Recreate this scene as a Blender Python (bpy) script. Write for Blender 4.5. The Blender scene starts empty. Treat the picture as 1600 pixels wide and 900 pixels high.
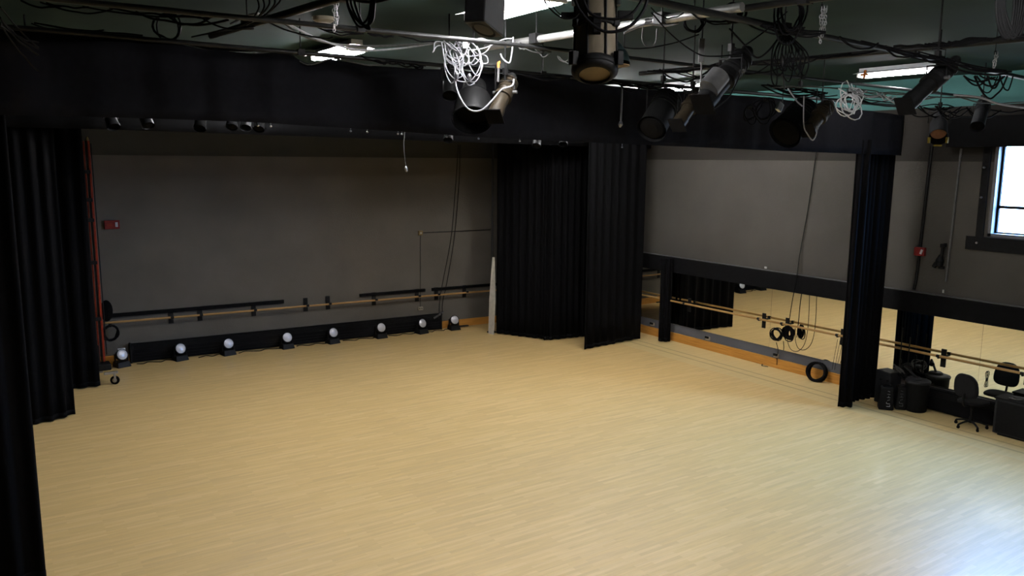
import bpy, math, random
from mathutils import Vector, Matrix
random.seed(7)
scn = bpy.context.scene
col = scn.collection

# ------------------------------------------------------------------ camera
F, H = 1260.0, 4.6
pitch, roll, yaw = math.radians(9.04), math.radians(.45), math.radians(33.5)
fw = Vector((math.sin(yaw)*math.cos(pitch), math.cos(yaw)*math.cos(pitch), -math.sin(pitch)))
r0 = Vector((math.cos(yaw), -math.sin(yaw), 0)); u0 = r0.cross(fw)
rt = r0*math.cos(roll) + u0*math.sin(roll)
up = -r0*math.sin(roll) + u0*math.cos(roll)
EYE = Vector((0, 0, H))
cd = bpy.data.cameras.new('camera'); cam = bpy.data.objects.new('camera', cd); col.objects.link(cam)
cd.sensor_width = 36; cd.lens = F/1600*36; cd.clip_end = 200; cd.clip_start = .05
mt = Matrix((rt, up, -fw)).transposed().to_4x4(); mt.translation = EYE
cam.matrix_world = mt
scn.camera = cam

# ------------------------------------------------------------------ world, exposure
w = bpy.data.worlds.new('sky'); scn.world = w; w.use_nodes = True
bg = w.node_tree.nodes['Background']
bg.inputs[1].default_value = 160.0
_n = w.node_tree.nodes; _l = w.node_tree.links      # overcast blue sky above the horizon, dim grey ground below it
_tc = _n.new('ShaderNodeTexCoord'); _sx = _n.new('ShaderNodeSeparateXYZ'); _cr = _n.new('ShaderNodeValToRGB')
_mr = _n.new('ShaderNodeMapRange'); _mr.inputs[1].default_value = -1; _mr.inputs[2].default_value = 1
_cr.color_ramp.elements[0].position = .47; _cr.color_ramp.elements[0].color = (.04, .045, .05, 1)
_cr.color_ramp.elements[1].position = .53; _cr.color_ramp.elements[1].color = (.22, .49, 1, 1)
_l.new(_tc.outputs['Generated'], _sx.inputs[0]); _l.new(_sx.outputs[2], _mr.inputs[0]); _l.new(_mr.outputs[0], _cr.inputs[0]); _l.new(_cr.outputs[0], bg.inputs[0])
scn.view_settings.view_transform = 'Standard'
scn.view_settings.look = 'None'
scn.view_settings.exposure = 0.0
scn.view_settings.gamma = 1
scn.view_settings.use_curve_mapping = False
TUBE = 288.0          # radiance of the ceiling fluorescent tubes
WX, WB0, WBS, CZ = 14.77, 19.70, -.048, 6.15      # right wall x, back wall y = WB0 + WBS*x, ceiling height
def sky_portal(y0, y1, z0, z1):
    l = bpy.data.lights.new('window_portal', 'AREA'); l.shape = 'RECTANGLE'
    l.size = abs(z1-z0); l.size_y = abs(y1-y0); l.cycles.is_portal = True
    o = bpy.data.objects.new('window_portal', l); col.objects.link(o)
    o.location = (WX+.27, (y0+y1)/2, (z0+z1)/2); o.rotation_euler = (0, math.radians(90), 0)
WINS = [(5.2, 7.2)]
for a, b in WINS: sky_portal(a, b, 3.33, 4.95)

# ------------------------------------------------------------------ point helpers (plan the place from sight lines)
def ray(x, y): return fw*F + rt*(x-800) - up*(y-450)
def on_plane(x, y, n, c):
    d = ray(x, y); n = Vector(n); t = (c - n.dot(EYE))/n.dot(d); return EYE + d*t
def Z(x, y, z=0): return on_plane(x, y, (0, 0, 1), z)
def X(x, y, X=WX): return on_plane(x, y, (1, 0, 0), X)
def Y(x, y, Y): return on_plane(x, y, (0, 1, 0), Y)
def B(x, y, off=0): return on_plane(x, y, (-WBS, 1, 0), WB0-off)
def D(x, y, d): r = ray(x, y); return EYE + r*(d/F)
def wb(x): return WB0 + WBS*x

# ------------------------------------------------------------------ materials
def mat(name, c, rough=.6, metal=0, var=.0, scale=8, bump=0, spec=.14, emit=None, es=0, sheen=0):
    m = bpy.data.materials.new(name); m.use_nodes = True
    nt = m.node_tree; b = nt.nodes['Principled BSDF']
    b.inputs['Base Color'].default_value = (*c, 1); b.inputs['Roughness'].default_value = rough
    b.inputs['Metallic'].default_value = metal; b.inputs['Specular IOR Level'].default_value = spec
    if sheen: b.inputs['Sheen Weight'].default_value = sheen
    if emit: b.inputs['Emission Color'].default_value = (*emit, 1); b.inputs['Emission Strength'].default_value = es
    if var or bump:
        tc = nt.nodes.new('ShaderNodeTexCoord'); no = nt.nodes.new('ShaderNodeTexNoise')
        no.inputs['Scale'].default_value = scale; no.inputs['Detail'].default_value = 5
        nt.links.new(tc.outputs['Object'], no.inputs['Vector'])
        if var:
            mr = nt.nodes.new('ShaderNodeMapRange'); mr.inputs[1].default_value = .3; mr.inputs[2].default_value = .7
            mr.inputs[3].default_value = 1-var; mr.inputs[4].default_value = 1+var
            mx = nt.nodes.new('ShaderNodeVectorMath'); mx.operation = 'SCALE'; mx.inputs[0].default_value = c
            nt.links.new(no.outputs[0], mr.inputs[0]); nt.links.new(mr.outputs[0], mx.inputs['Scale'])
            nt.links.new(mx.outputs[0], b.inputs['Base Color'])
        if bump:
            bp = nt.nodes.new('ShaderNodeBump'); bp.inputs['Strength'].default_value = bump; bp.inputs['Distance'].default_value = .01
            nt.links.new(no.outputs[0], bp.inputs['Height']); nt.links.new(bp.outputs[0], b.inputs['Normal'])
    return m
M = {}
M['velvet'] = mat('black_velvet', (.0018, .0018, .0020), 1, var=.3, scale=30, spec=.05)
M['velvet2'] = mat('black_serge', (.0052, .0052, .0066), 1, var=.25, scale=14, spec=.06)
M['black'] = mat('black_paint', (.0045, .0045, .0045), .6, var=.3, scale=20, spec=.06)
M['blackm'] = mat('black_metal', (.006, .006, .006), .5, var=.3, scale=30, spec=.08)
M['ledge'] = mat('black_board', (.003, .003, .0033), .75, var=.3, scale=10, spec=.04)
M['rubber'] = mat('black_rubber', (.003, .003, .0034), .6, var=.2, scale=40, spec=.04)
M['greycable'] = mat('grey_cable', (.22, .22, .235), .4, var=.15, scale=40)
M['whitecable'] = mat('white_cable', (.6, .6, .62), .35, var=.1, scale=40)
M['greycable2'] = mat('dull_grey_cable', (.06, .06, .058), .5, var=.2, scale=40)
M['steel'] = mat('galvanised_steel', (.30, .30, .31), .35, metal=1, var=.15, scale=30)
M['alu'] = mat('bright_pipe', (.30, .30, .29), .38, metal=.8, var=.12, scale=20)
M['pipe'] = mat('dark_pipe', (.009, .009, .009), .4, var=.3, scale=14, spec=.14)
M['beige'] = mat('beige_enamel', (.075, .062, .042), .5, var=.1, scale=9)
M['brown'] = mat('brown_enamel', (.017, .013, .008), .45, var=.3, scale=16)
M['lens'] = mat('lens_glass', (.002, .002, .002), .6, var=.1, scale=5, spec=.02)
M['amber'] = mat('amber_lens', (.2, .09, .045), .3, var=.2, scale=9)
M['yellow'] = mat('yellow_tape', (.2, .15, .02), .5, var=.2, scale=12)
M['orange'] = mat('orange_tape', (.5, .15, .03), .5, var=.2, scale=12)
M['reflector'] = mat('pearly_reflector', (.48, .48, .51), .3, metal=.35, var=.08, scale=12)
M['red'] = mat('red_enamel', (.14, .014, .004), .5, var=.25, scale=12)
M['redbox'] = mat('red_box_paint', (.11, .009, .008), .5, var=.15, scale=12)
M['white'] = mat('white_paint', (.3, .3, .3), .5, var=.06, scale=8)
M['whitemetal'] = mat('white_enamel', (.85, .85, .86), .4, var=.05, scale=8)
M['cloth'] = mat('offwhite_cloth', (.42, .40, .34), .9, var=.12, scale=10)
M['ochre'] = mat('ochre_plate', (.12, .085, .03), .5, var=.2, scale=10)
M['ivory'] = mat('ivory_plate', (.22, .20, .155), .5, var=.1, scale=10)
M['silver'] = mat('grey_enamel', (.06, .06, .06), .4, var=.2, scale=14)
M['greyplastic'] = mat('grey_plastic', (.011, .0115, .0125), .55, var=.25, scale=14)
M['chairfab'] = mat('black_chair_fabric', (.0045, .0042, .0045), .9, var=.3, scale=60)
M['winframe'] = mat('white_window_frame', (.10, .10, .105), .45, var=.06, scale=8)
M['dome'] = mat('green_shade', (.01, .022, .022), .5, var=.2, scale=10)
M['domein'] = mat('cream_shade_rim', (.16, .12, .07), .6, var=.1, scale=10)
M['tube_dim'] = mat('dim_fluorescent_tube', (.9, .9, .9), .4, emit=(1, .985, 1.0), es=TUBE*.4, var=.02)  # output lowered to cut the light on the right floor
M['tube'] = mat('fluorescent_tube', (.9, .9, .9), .4, emit=(1, .985, 1.0), es=TUBE, var=.02)

def wood(name, c, scale=1.0):
    m = mat(name, c, .35); nt = m.node_tree; b = nt.nodes['Principled BSDF']
    tc = nt.nodes.new('ShaderNodeTexCoord'); mp = nt.nodes.new('ShaderNodeMapping'); mp.inputs['Scale'].default_value = (1.2*scale, 1.2*scale, 30*scale)
    no = nt.nodes.new('ShaderNodeTexNoise'); no.inputs['Scale'].default_value = 2; no.inputs['Detail'].default_value = 6
    cr = nt.nodes.new('ShaderNodeValToRGB'); cr.color_ramp.elements[0].position = .3; cr.color_ramp.elements[1].position = .7
    cr.color_ramp.elements[0].color = (c[0]*.72, c[1]*.66, c[2]*.6, 1); cr.color_ramp.elements[1].color = (c[0]*1.15, c[1]*1.15, c[2]*1.2, 1)
    nt.links.new(tc.outputs['Object'], mp.inputs[0]); nt.links.new(mp.outputs[0], no.inputs[0]); nt.links.new(no.outputs[0], cr.inputs[0]); nt.links.new(cr.outputs[0], b.inputs[0])
    return m
M['barre'] = wood('barre_wood', (.30, .18, .065))
M['skirting'] = wood('skirting_wood', (.44, .21, .042))

def floor_mat():
    m = mat('maple_strip_floor', (.6, .42, .22), .3); nt = m.node_tree; N = nt.nodes; L = nt.links; b = N['Principled BSDF']
    tc = N.new('ShaderNodeTexCoord')
    br = N.new('ShaderNodeTexBrick'); br.offset = .37; br.offset_frequency = 2; br.squash = 1
    br.inputs['Color1'].default_value = (.0, .0, .0, 1); br.inputs['Color2'].default_value = (1, 1, 1, 1); br.inputs['Mortar'].default_value = (.4, .4, .4, 1)
    br.inputs['Scale'].default_value = 1; br.inputs['Mortar Size'].default_value = .0012; br.inputs['Brick Width'].default_value = .62; br.inputs['Row Height'].default_value = .057
    L.new(tc.outputs['Object'], br.inputs[0])
    # slow grain noise stretched along the strips
    mp = N.new('ShaderNodeMapping'); mp.inputs['Scale'].default_value = (.55, 9, 1); L.new(tc.outputs['Object'], mp.inputs[0])
    no = N.new('ShaderNodeTexNoise'); no.inputs['Scale'].default_value = 2.0; no.inputs['Detail'].default_value = 6; no.inputs['Roughness'].default_value = .65; L.new(mp.outputs[0], no.inputs[0])
    mp2 = N.new('ShaderNodeMapping'); mp2.inputs['Scale'].default_value = (2.2, 60, 1); L.new(tc.outputs['Object'], mp2.inputs[0])
    n2 = N.new('ShaderNodeTexNoise'); n2.inputs['Scale'].default_value = 1.5; n2.inputs['Detail'].default_value = 3; L.new(mp2.outputs[0], n2.inputs[0])
    r1 = N.new('ShaderNodeValToRGB'); e = r1.color_ramp.elements
    e[0].position = .0; e[0].color = (.565, .39, .162, 1); e[1].position = 1; e[1].color = (.645, .452, .195, 1)
    mid = e.new(.5); mid.color = (.605, .415, .163, 1)
    L.new(br.outputs['Color'], r1.inputs[0])
    r2 = N.new('ShaderNodeMapRange'); r2.inputs[1].default_value = .3; r2.inputs[2].default_value = .7; r2.inputs[3].default_value = .90; r2.inputs[4].default_value = 1.08; L.new(no.outputs[0], r2.inputs[0])
    r3 = N.new('ShaderNodeMapRange'); r3.inputs[1].default_value = .28; r3.inputs[2].default_value = .5; r3.inputs[3].default_value = .90; r3.inputs[4].default_value = 1.0; L.new(n2.outputs[0], r3.inputs[0])
    mm = N.new('ShaderNodeMath'); mm.operation = 'MULTIPLY'; L.new(r2.outputs[0], mm.inputs[0]); L.new(r3.outputs[0], mm.inputs[1])
    sc = N.new('ShaderNodeVectorMath'); sc.operation = 'SCALE'; L.new(r1.outputs[0], sc.inputs[0]); L.new(mm.outputs[0], sc.inputs['Scale'])
    # border strips beside the mirrored wall: paler boards and two dark joint lines
    sx = N.new('ShaderNodeSeparateXYZ'); L.new(tc.outputs['Object'], sx.inputs[0])
    def step(x0, x1):
        a = N.new('ShaderNodeMath'); a.operation = 'GREATER_THAN'; a.inputs[1].default_value = x0; L.new(sx.outputs[0], a.inputs[0])
        c = N.new('ShaderNodeMath'); c.operation = 'LESS_THAN'; c.inputs[1].default_value = x1; L.new(sx.outputs[0], c.inputs[0])
        d = N.new('ShaderNodeMath'); d.operation = 'MULTIPLY'; L.new(a.outputs[0], d.inputs[0]); L.new(c.outputs[0], d.inputs[1]); return d
    prev = sc.outputs[0]
    for (x0, x1, c, f) in ((13.35, 14.8, (.60, .49, .235), .45), (13.97, 14.03, (.27, .2, .08), .6), (13.70, 13.76, (.27, .2, .08), .6)):
        s = step(x0, x1); k = N.new('ShaderNodeMath'); k.operation = 'MULTIPLY'; k.inputs[1].default_value = f; L.new(s.outputs[0], k.inputs[0])
        mx = N.new('ShaderNodeMix'); mx.data_type = 'RGBA'; mx.inputs[7].default_value = (*c, 1); L.new(k.outputs[0], mx.inputs[0]); L.new(prev, mx.inputs[6]); prev = mx.outputs[2]
    L.new(prev, b.inputs['Base Color'])
    n4 = N.new('ShaderNodeTexNoise'); n4.inputs['Scale'].default_value = .5; n4.inputs['Detail'].default_value = 4; L.new(tc.outputs['Object'], n4.inputs[0])
    rr = N.new('ShaderNodeMapRange'); rr.inputs[1].default_value = .3; rr.inputs[2].default_value = .7; rr.inputs[1].default_value = .1; rr.inputs[2].default_value = .9; rr.inputs[3].default_value = .44; rr.inputs[4].default_value = .50; b.inputs['Coat Weight'].default_value = .3; b.inputs['Coat Roughness'].default_value = .13; L.new(n4.outputs[0], rr.inputs[0]); L.new(rr.outputs[0], b.inputs['Roughness'])
    b.inputs['Specular IOR Level'].default_value = .5
    return m
M['floor'] = floor_mat()

def wall_mat(name, lower, c, upper, top=None):
    """grey paint, a slightly bluer strip below the mirror line and a dark brown band above 4.65 m"""
    m = mat(name, c, .8); nt = m.node_tree; N = nt.nodes; L = nt.links; b = N['Principled BSDF']
    g = N.new('ShaderNodeNewGeometry'); sx = N.new('ShaderNodeSeparateXYZ'); L.new(g.outputs['Position'], sx.inputs[0])
    def lt(v, greater):
        a = N.new('ShaderNodeMath'); a.operation = 'GREATER_THAN' if greater else 'LESS_THAN'; a.inputs[1].default_value = v; L.new(sx.outputs[2], a.inputs[0]); return a.outputs[0]
    m1 = N.new('ShaderNodeMix'); m1.data_type = 'RGBA'; m1.inputs[6].default_value = (*c, 1); m1.inputs[7].default_value = (*upper, 1); L.new(lt(4.63, True), m1.inputs[0])
    m2 = N.new('ShaderNodeMix'); m2.data_type = 'RGBA'; m2.inputs[7].default_value = (*lower, 1); L.new(m1.outputs[2], m2.inputs[6]); L.new(lt(.6, False), m2.inputs[0])
    if top:
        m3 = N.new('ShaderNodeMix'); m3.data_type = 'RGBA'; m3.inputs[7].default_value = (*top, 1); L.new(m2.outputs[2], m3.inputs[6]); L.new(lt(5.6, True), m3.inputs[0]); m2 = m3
    no = N.new('ShaderNodeTexNoise'); no.inputs['Scale'].default_value = 1.1; no.inputs['Detail'].default_value = 7; L.new(g.outputs['Position'], no.inputs[0])
    mr = N.new('ShaderNodeMapRange'); mr.inputs[1].default_value = .3; mr.inputs[2].default_value = .7; mr.inputs[3].default_value = .88; mr.inputs[4].default_value = 1.1; L.new(no.outputs[0], mr.inputs[0])
    sc = N.new('ShaderNodeVectorMath'); sc.operation = 'SCALE'; L.new(m2.outputs[2], sc.inputs[0]); L.new(mr.outputs[0], sc.inputs['Scale']); L.new(sc.outputs[0], b.inputs['Base Color'])
    # rough block texture
    n2 = N.new('ShaderNodeTexNoise'); n2.inputs['Scale'].default_value = 45; L.new(g.outputs['Position'], n2.inputs[0])
    bp = N.new('ShaderNodeBump'); bp.inputs['Strength'].default_value = .35; bp.inputs['Distance'].default_value = .01; L.new(n2.outputs[0], bp.inputs['Height']); L.new(bp.outputs[0], b.inputs['Normal'])
    return m
M['wall'] = wall_mat('grey_wall_paint', (.080, .0725, .061), (.080, .0725, .061), (.028, .0265, .021))
M['wallr'] = wall_mat('grey_mirror_wall_paint', (.075, .078, .086), (.040, .0365, .031), (.014, .012, .0098), (.046, .125, .12))  # top band: teal brightened to stand for window-lit ceiling
M['walldark'] = mat('dark_wall_paint', (.012, .011, .010), .8, var=.1, scale=3)
M['ceiling'] = mat('dark_green_ceiling_paint', (.0100, .0255, .0215), .85, var=.15, scale=1.2)

def mirror_mat():
    m = mat('mirror_silver', (.93, .93, .84), .015, metal=1); return m
M['mirror'] = mirror_mat()
def glass_mat():
    m = bpy.data.materials.new('window_glass'); m.use_nodes = True; nt = m.node_tree; nt.nodes.clear()
    o = nt.nodes.new('ShaderNodeOutputMaterial'); t = nt.nodes.new('ShaderNodeBsdfTransparent'); g = nt.nodes.new('ShaderNodeBsdfGlossy'); mx = nt.nodes.new('ShaderNodeMixShader')
    g.inputs['Roughness'].default_value = .02; mx.inputs[0].default_value = .06
    nt.links.new(t.outputs[0], mx.inputs[1]); nt.links.new(g.outputs[0], mx.inputs[2]); nt.links.new(mx.outputs[0], o.inputs[0]); return m
M['glass'] = glass_mat()

# ------------------------------------------------------------------ mesh builder
def smooth_path(pts, k=6):
    pts = [Vector(p) for p in pts]
    if len(pts) < 3: return pts
    P = [pts[0]*2-pts[1]] + pts + [pts[-1]*2-pts[-2]]; out = []
    for i in range(1, len(P)-2):
        a, b, c, d = P[i-1:i+3]
        for j in range(k):
            t = j/k
            out.append(.5*((2*b) + (c-a)*t + (2*a-5*b+4*c-d)*t*t + (3*b-a-3*c+d)*t**3))
    out.append(pts[-1]); return out
def basis(d):
    d = d.normalized(); a = Vector((0, 0, 1)) if abs(d.z) < .9 else Vector((1, 0, 0))
    x = a.cross(d).normalized(); return x, d.cross(x)
class MB:
    def __init__(s): s.v = []; s.f = []; s.sm = []
    def add(s, vs, fs, sm=False):
        o = len(s.v); s.v += [Vector(q) for q in vs]; s.f += [[i+o for i in f] for f in fs]; s.sm += [sm]*len(fs)
        return s
    def box(s, c, size, R=None):
        hx, hy, hz = size[0]/2, size[1]/2, size[2]/2; c = Vector(c)
        vs = [Vector((x*hx, y*hy, z*hz)) for x in (-1, 1) for y in (-1, 1) for z in (-1, 1)]
        if R: vs = [R @ q for q in vs]
        return s.add([c+q for q in vs], [[0,1,3,2],[4,6,7,5],[0,4,5,1],[2,3,7,6],[0,2,6,4],[1,5,7,3]])
    def hexa(s, bot, top):
        return s.add(list(bot)+list(top), [[3,2,1,0],[4,5,6,7],[0,1,5,4],[1,2,6,5],[2,3,7,6],[3,0,4,7]])
    def rev(s, a, b, prof, n=16, capa=True, capb=True, ref=None):
        """surface of revolution about a->b; prof = [(t, radius)]"""
        a = Vector(a); b = Vector(b); d = b-a; x, y = basis(d)
        rings = []
        for t, r in prof:
            rings.append([a+d*t+(x*math.cos(2*math.pi*i/n)+y*math.sin(2*math.pi*i/n))*r for i in range(n)])
        for p, q in zip(rings, rings[1:]):
            s.add(p+q, [[i, (i+1) % n, n+(i+1) % n, n+i] for i in range(n)], True)
        if capa: s.add(rings[0], [list(range(n))[::-1]])
        if capb: s.add(rings[-1], [list(range(n))])
        return s
    def cyl(s, a, b, r, r2=None, n=12): return s.rev(a, b, [(0, r), (1, r if r2 is None else r2)], n)
    def tube(s, pts, r, n=6, closed=False):
        pts = [Vector(p) for p in pts]; m = len(pts); rings = []
        nx = None
        for i, p in enumerate(pts):
            t = (pts[(i+1) % m]-pts[i-1]) if closed else (pts[min(i+1, m-1)]-pts[max(i-1, 0)])
            if t.length < 1e-7: t = Vector((0, 0, 1))
            t.normalize()
            if nx is None: nx, _ = basis(t)
            nx = (nx - t*nx.dot(t)); nx = nx.normalized() if nx.length > 1e-5 else basis(t)[0]
            by = t.cross(nx)
            rings.append([p+(nx*math.cos(2*math.pi*k/n)+by*math.sin(2*math.pi*k/n))*r for k in range(n)])
        o = [q for ring in rings for q in ring]; fs = []
        for i in range(m if closed else m-1):
            j = (i+1) % m
            fs += [[i*n+k, i*n+(k+1) % n, j*n+(k+1) % n, j*n+k] for k in range(n)]
        s.add(o, fs, True)
        if not closed: s.add(rings[0], [list(range(n))[::-1]]); s.add(rings[-1], [list(range(n))])
        return s
    def sphere(s, c, r, sc=(1, 1, 1), n=14, m=8):
        c = Vector(c); vs = []; fs = []
        for i in range(m+1):
            th = math.pi*i/m
            for k in range(n):
                ph = 2*math.pi*k/n; vs.append(c+Vector((r*sc[0]*math.sin(th)*math.cos(ph), r*sc[1]*math.sin(th)*math.sin(ph), r*sc[2]*math.cos(th))))
        for i in range(m):
            for k in range(n): fs.append([i*n+k, (i+1)*n+k, (i+1)*n+(k+1) % n, i*n+(k+1) % n])
        return s.add(vs, fs, True)
    def build(s, name, m, parent=None, bevel=0, solid=0, origin=None):
        base = world_base(parent) if parent else (Vector(origin) if origin else Vector((0, 0, 0)))
        me = bpy.data.meshes.new(name); me.from_pydata([tuple(q-base) for q in s.v], [], s.f)
        me.polygons.foreach_set('use_smooth', s.sm); me.materials.append(m if not isinstance(m, str) else M[m]); me.update()
        o = bpy.data.objects.new(name, me); col.objects.link(o)
        if parent: o.parent = parent; o.location = base - world_base(parent)
        elif origin: o.location = origin
        if solid: q = o.modifiers.new('solid', 'SOLIDIFY'); q.thickness = solid; q.offset = 0
        if bevel: q = o.modifiers.new('bevel', 'BEVEL'); q.width = bevel; q.segments = 2; q.limit_method = 'ANGLE'
        return o
BASE = {}
def world_base(o):
    p = Vector((0, 0, 0))
    while o: p += o.location; o = o.parent
    return p
def tag(o, label, cat, group=None, kind=None):
    o['label'] = label; o['category'] = cat
    if group: o['group'] = group
    if kind: o['kind'] = kind
    return o
def thing(name, loc, label, cat, group=None):
    o = bpy.data.objects.new(name, None); o.empty_display_size = .1; col.objects.link(o); o.location = loc
    return tag(o, label, cat, group)
def struct(name, mb, m, label=None, cat=None, **k):
    o = mb.build(name, m, **k); o['kind'] = 'structure'
    if label: o['label'] = label
    if cat: o['category'] = cat
    return o
def copy_tree(o, parent=None):
    c = o.copy(); col.objects.link(c); c.parent = parent
    for ch in list(o.children): copy_tree(ch, c)
    return c

# ------------------------------------------------------------------ the room
struct('floor', MB().box((6.5, 8.3, -.1), (17.2, 23.6, .2)), 'floor', 'pale maple strip floor of the studio, boards running across the room', 'floor')
struct('ceiling', MB().box((6.5, 8.3, CZ+.1), (17.2, 23.6, .2)), 'ceiling', 'dark green painted ceiling behind the lighting pipes', 'ceiling')
XL, YF = -1.9, -3.2
b = MB(); b.hexa([(XL, wb(XL), 0), (WX, wb(WX), 0), (WX, wb(WX)+.3, 0), (XL, wb(XL)+.3, 0)], [(XL, wb(XL), CZ), (WX, wb(WX), CZ), (WX, wb(WX)+.3, CZ), (XL, wb(XL)+.3, CZ)])
struct('wall_back', b, 'wall', 'grey painted far wall with a dark brown band along its top', 'wall')
struct('wall_left', MB().box((XL-.1, (YF+19.9)/2, CZ/2), (.2, 19.9-YF, CZ)), 'walldark', 'dark wall hidden behind the black curtains on the left', 'wall')
struct('wall_front', MB().box(((XL+WX)/2, YF-.1, CZ/2), (WX-XL, .2, CZ)), 'walldark', 'dark wall behind the viewer', 'wall')
b = MB(); T = .3; yend = 19.4
def rw(y0, y1, z0, z1): b.box((WX+T/2, (y0+y1)/2, (z0+z1)/2), (T, y1-y0, z1-z0))
rw(YF, yend, 0, 3.33); rw(YF, yend, 4.95, CZ)
ys = [YF] + [v for a, c in reversed(WINS) for v in (a, c)] + [yend]
for i in range(0, len(ys), 2): rw(ys[i], ys[i+1], 3.33, 4.95)
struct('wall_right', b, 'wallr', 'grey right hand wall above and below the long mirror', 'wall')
# skirtings
b = MB(); e = .025
b.hexa([(XL, wb(XL)-e, 0), (WX, wb(WX)-e, 0), (WX, wb(WX), 0), (XL, wb(XL), 0)], [(XL, wb(XL)-e, .2), (WX, wb(WX)-e, .2), (WX, wb(WX), .2), (XL, wb(XL), .2)])
struct('baseboard_back', b, 'skirting', 'orange wooden baseboard along the far wall', 'baseboard')
struct('baseboard_right', MB().box((WX-.0125, (YF+19)/2, .11), (.025, 19-YF, .22)), 'skirting', 'orange wooden baseboard under the mirror wall', 'baseboard')
# black ledge board above the mirror
b = MB(); b.box((WX-.05, (YF+18.95)/2, 1.985), (.10, 18.95-YF, .39));
struct('trim_1', b, 'ledge', 'long black board running above the mirror on the right wall', 'trim', bevel=.004)

struct('trim_3', MB().box((WX-.055, (YF+18.95)/2, 2.187), (.11, 18.95-YF, .012)), 'silver', 'thin cap coloured grey as the highlight along the top of the black ledge board', 'trim')  # the ledge's bright top highlight, painted in as a grey strip

# mirror panels on the right wall
edges = [18.6, 16.3, 14.0, 11.7, 9.4, 7.1, 4.8, 2.5, .2]
names = ['mirror panel in the dark far corner behind the tall curtains', 'mirror panel behind the narrow gathered curtain', 'mirror panel reflecting the dark corner curtains',
         'wide mirror panel behind the hanging cable coils', 'mirror panel behind the tall right hand curtain', 'mirror panel behind the swivel chair',
         'mirror panel beyond the right edge of the view, nearest one', 'mirror panel beyond the right edge of the view, last one']
for (y1, y0), nm in zip(zip(edges, edges[1:]), names):
    r = thing('wall_mirror', (WX-.004, (y0+y1)/2, .44), nm, 'mirror')
    MB().box((WX-.004, (y0+y1)/2, 1.125), (.008, y1-y0-.004, 1.39)).build('mirror_glass', 'mirror', r)
    MB().box((WX-.008, (y0+y1)/2, .435), (.016, y1-y0-.004, .014)).build('bottom_channel', 'silver', r)

# windows: white frame, dark rails, glass
for k, (a, c) in enumerate(WINS):
    z0, z1 = 3.33, 4.95; ym = (a+c)/2
    r = bpy.data.objects.new('window_%d' % (k+1), None); col.objects.link(r); r.location = (WX+.12, ym, z0); r['kind'] = 'structure'
    r['label'] = 'bright window with white frame and dark sliding sashes high on the right wall'; r['category'] = 'window'
    f = MB(); x = WX+.12; w_ = .06
    for yy in (a+w_/2, c-w_/2): f.box((x, yy, (z0+z1)/2), (.24, w_, z1-z0))
    for zz in (z0+w_/2, z1-w_/2): f.box((x, ym, zz), (.24, c-a, w_))
    f.build('frame', 'winframe', r, bevel=.004)
    s = MB(); xs = WX+.14
    for yy in (a+w_+.02, c-w_-.02): s.box((xs, yy, (z0+z1)/2), (.05, .04, z1-z0-2*w_))
    s.box((xs, ym, z0+.52), (.05, c-a-2*w_, .05)); s.box((xs, c-.58, z0+.29), (.05, .07, .45)); s.box((xs, a+.6, z0+.29), (.05, .07, .45))
    s.box((xs, ym, z0+w_+.012), (.05, c-a-2*w_, .025))
    s.build('sash', 'black', r)
    MB().box((xs, ym, (z0+z1)/2), (.006, c-a-2*w_-.02, z1-z0-2*w_-.02)).build('pane', 'glass', r)
    t = MB(); t.box((WX-.02, ym+.03, z0-.13), (.04, c-a+.62, .24)); t.box((WX-.015, c+.12, (z0+z1)/2-.02), (.03, .13, z1-z0+.02)); t.box((WX-.015, a-.12, (z0+z1)/2-.02), (.03, .13, z1-z0+.02))
    struct('trim_%d' % (k+2), t, 'black', 'black boards framing the sides and sill of a high window', 'trim', bevel=.003)
    for zz, nm in ((z0-.12, 'lowest steel bolt, in the black sill board of the high window'), (z0+.68, 'middle steel bolt in the black side board left of the window'), (z0+1.2, 'upper steel bolt in the black side board left of the window')):
        tag(MB().cyl((WX-.028, c+.14, zz), (WX-.06, c+.14, zz), .018, n=10).build('bolt', 'steel', origin=(WX-.04, c+.14, zz)), nm, 'bolt')

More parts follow.
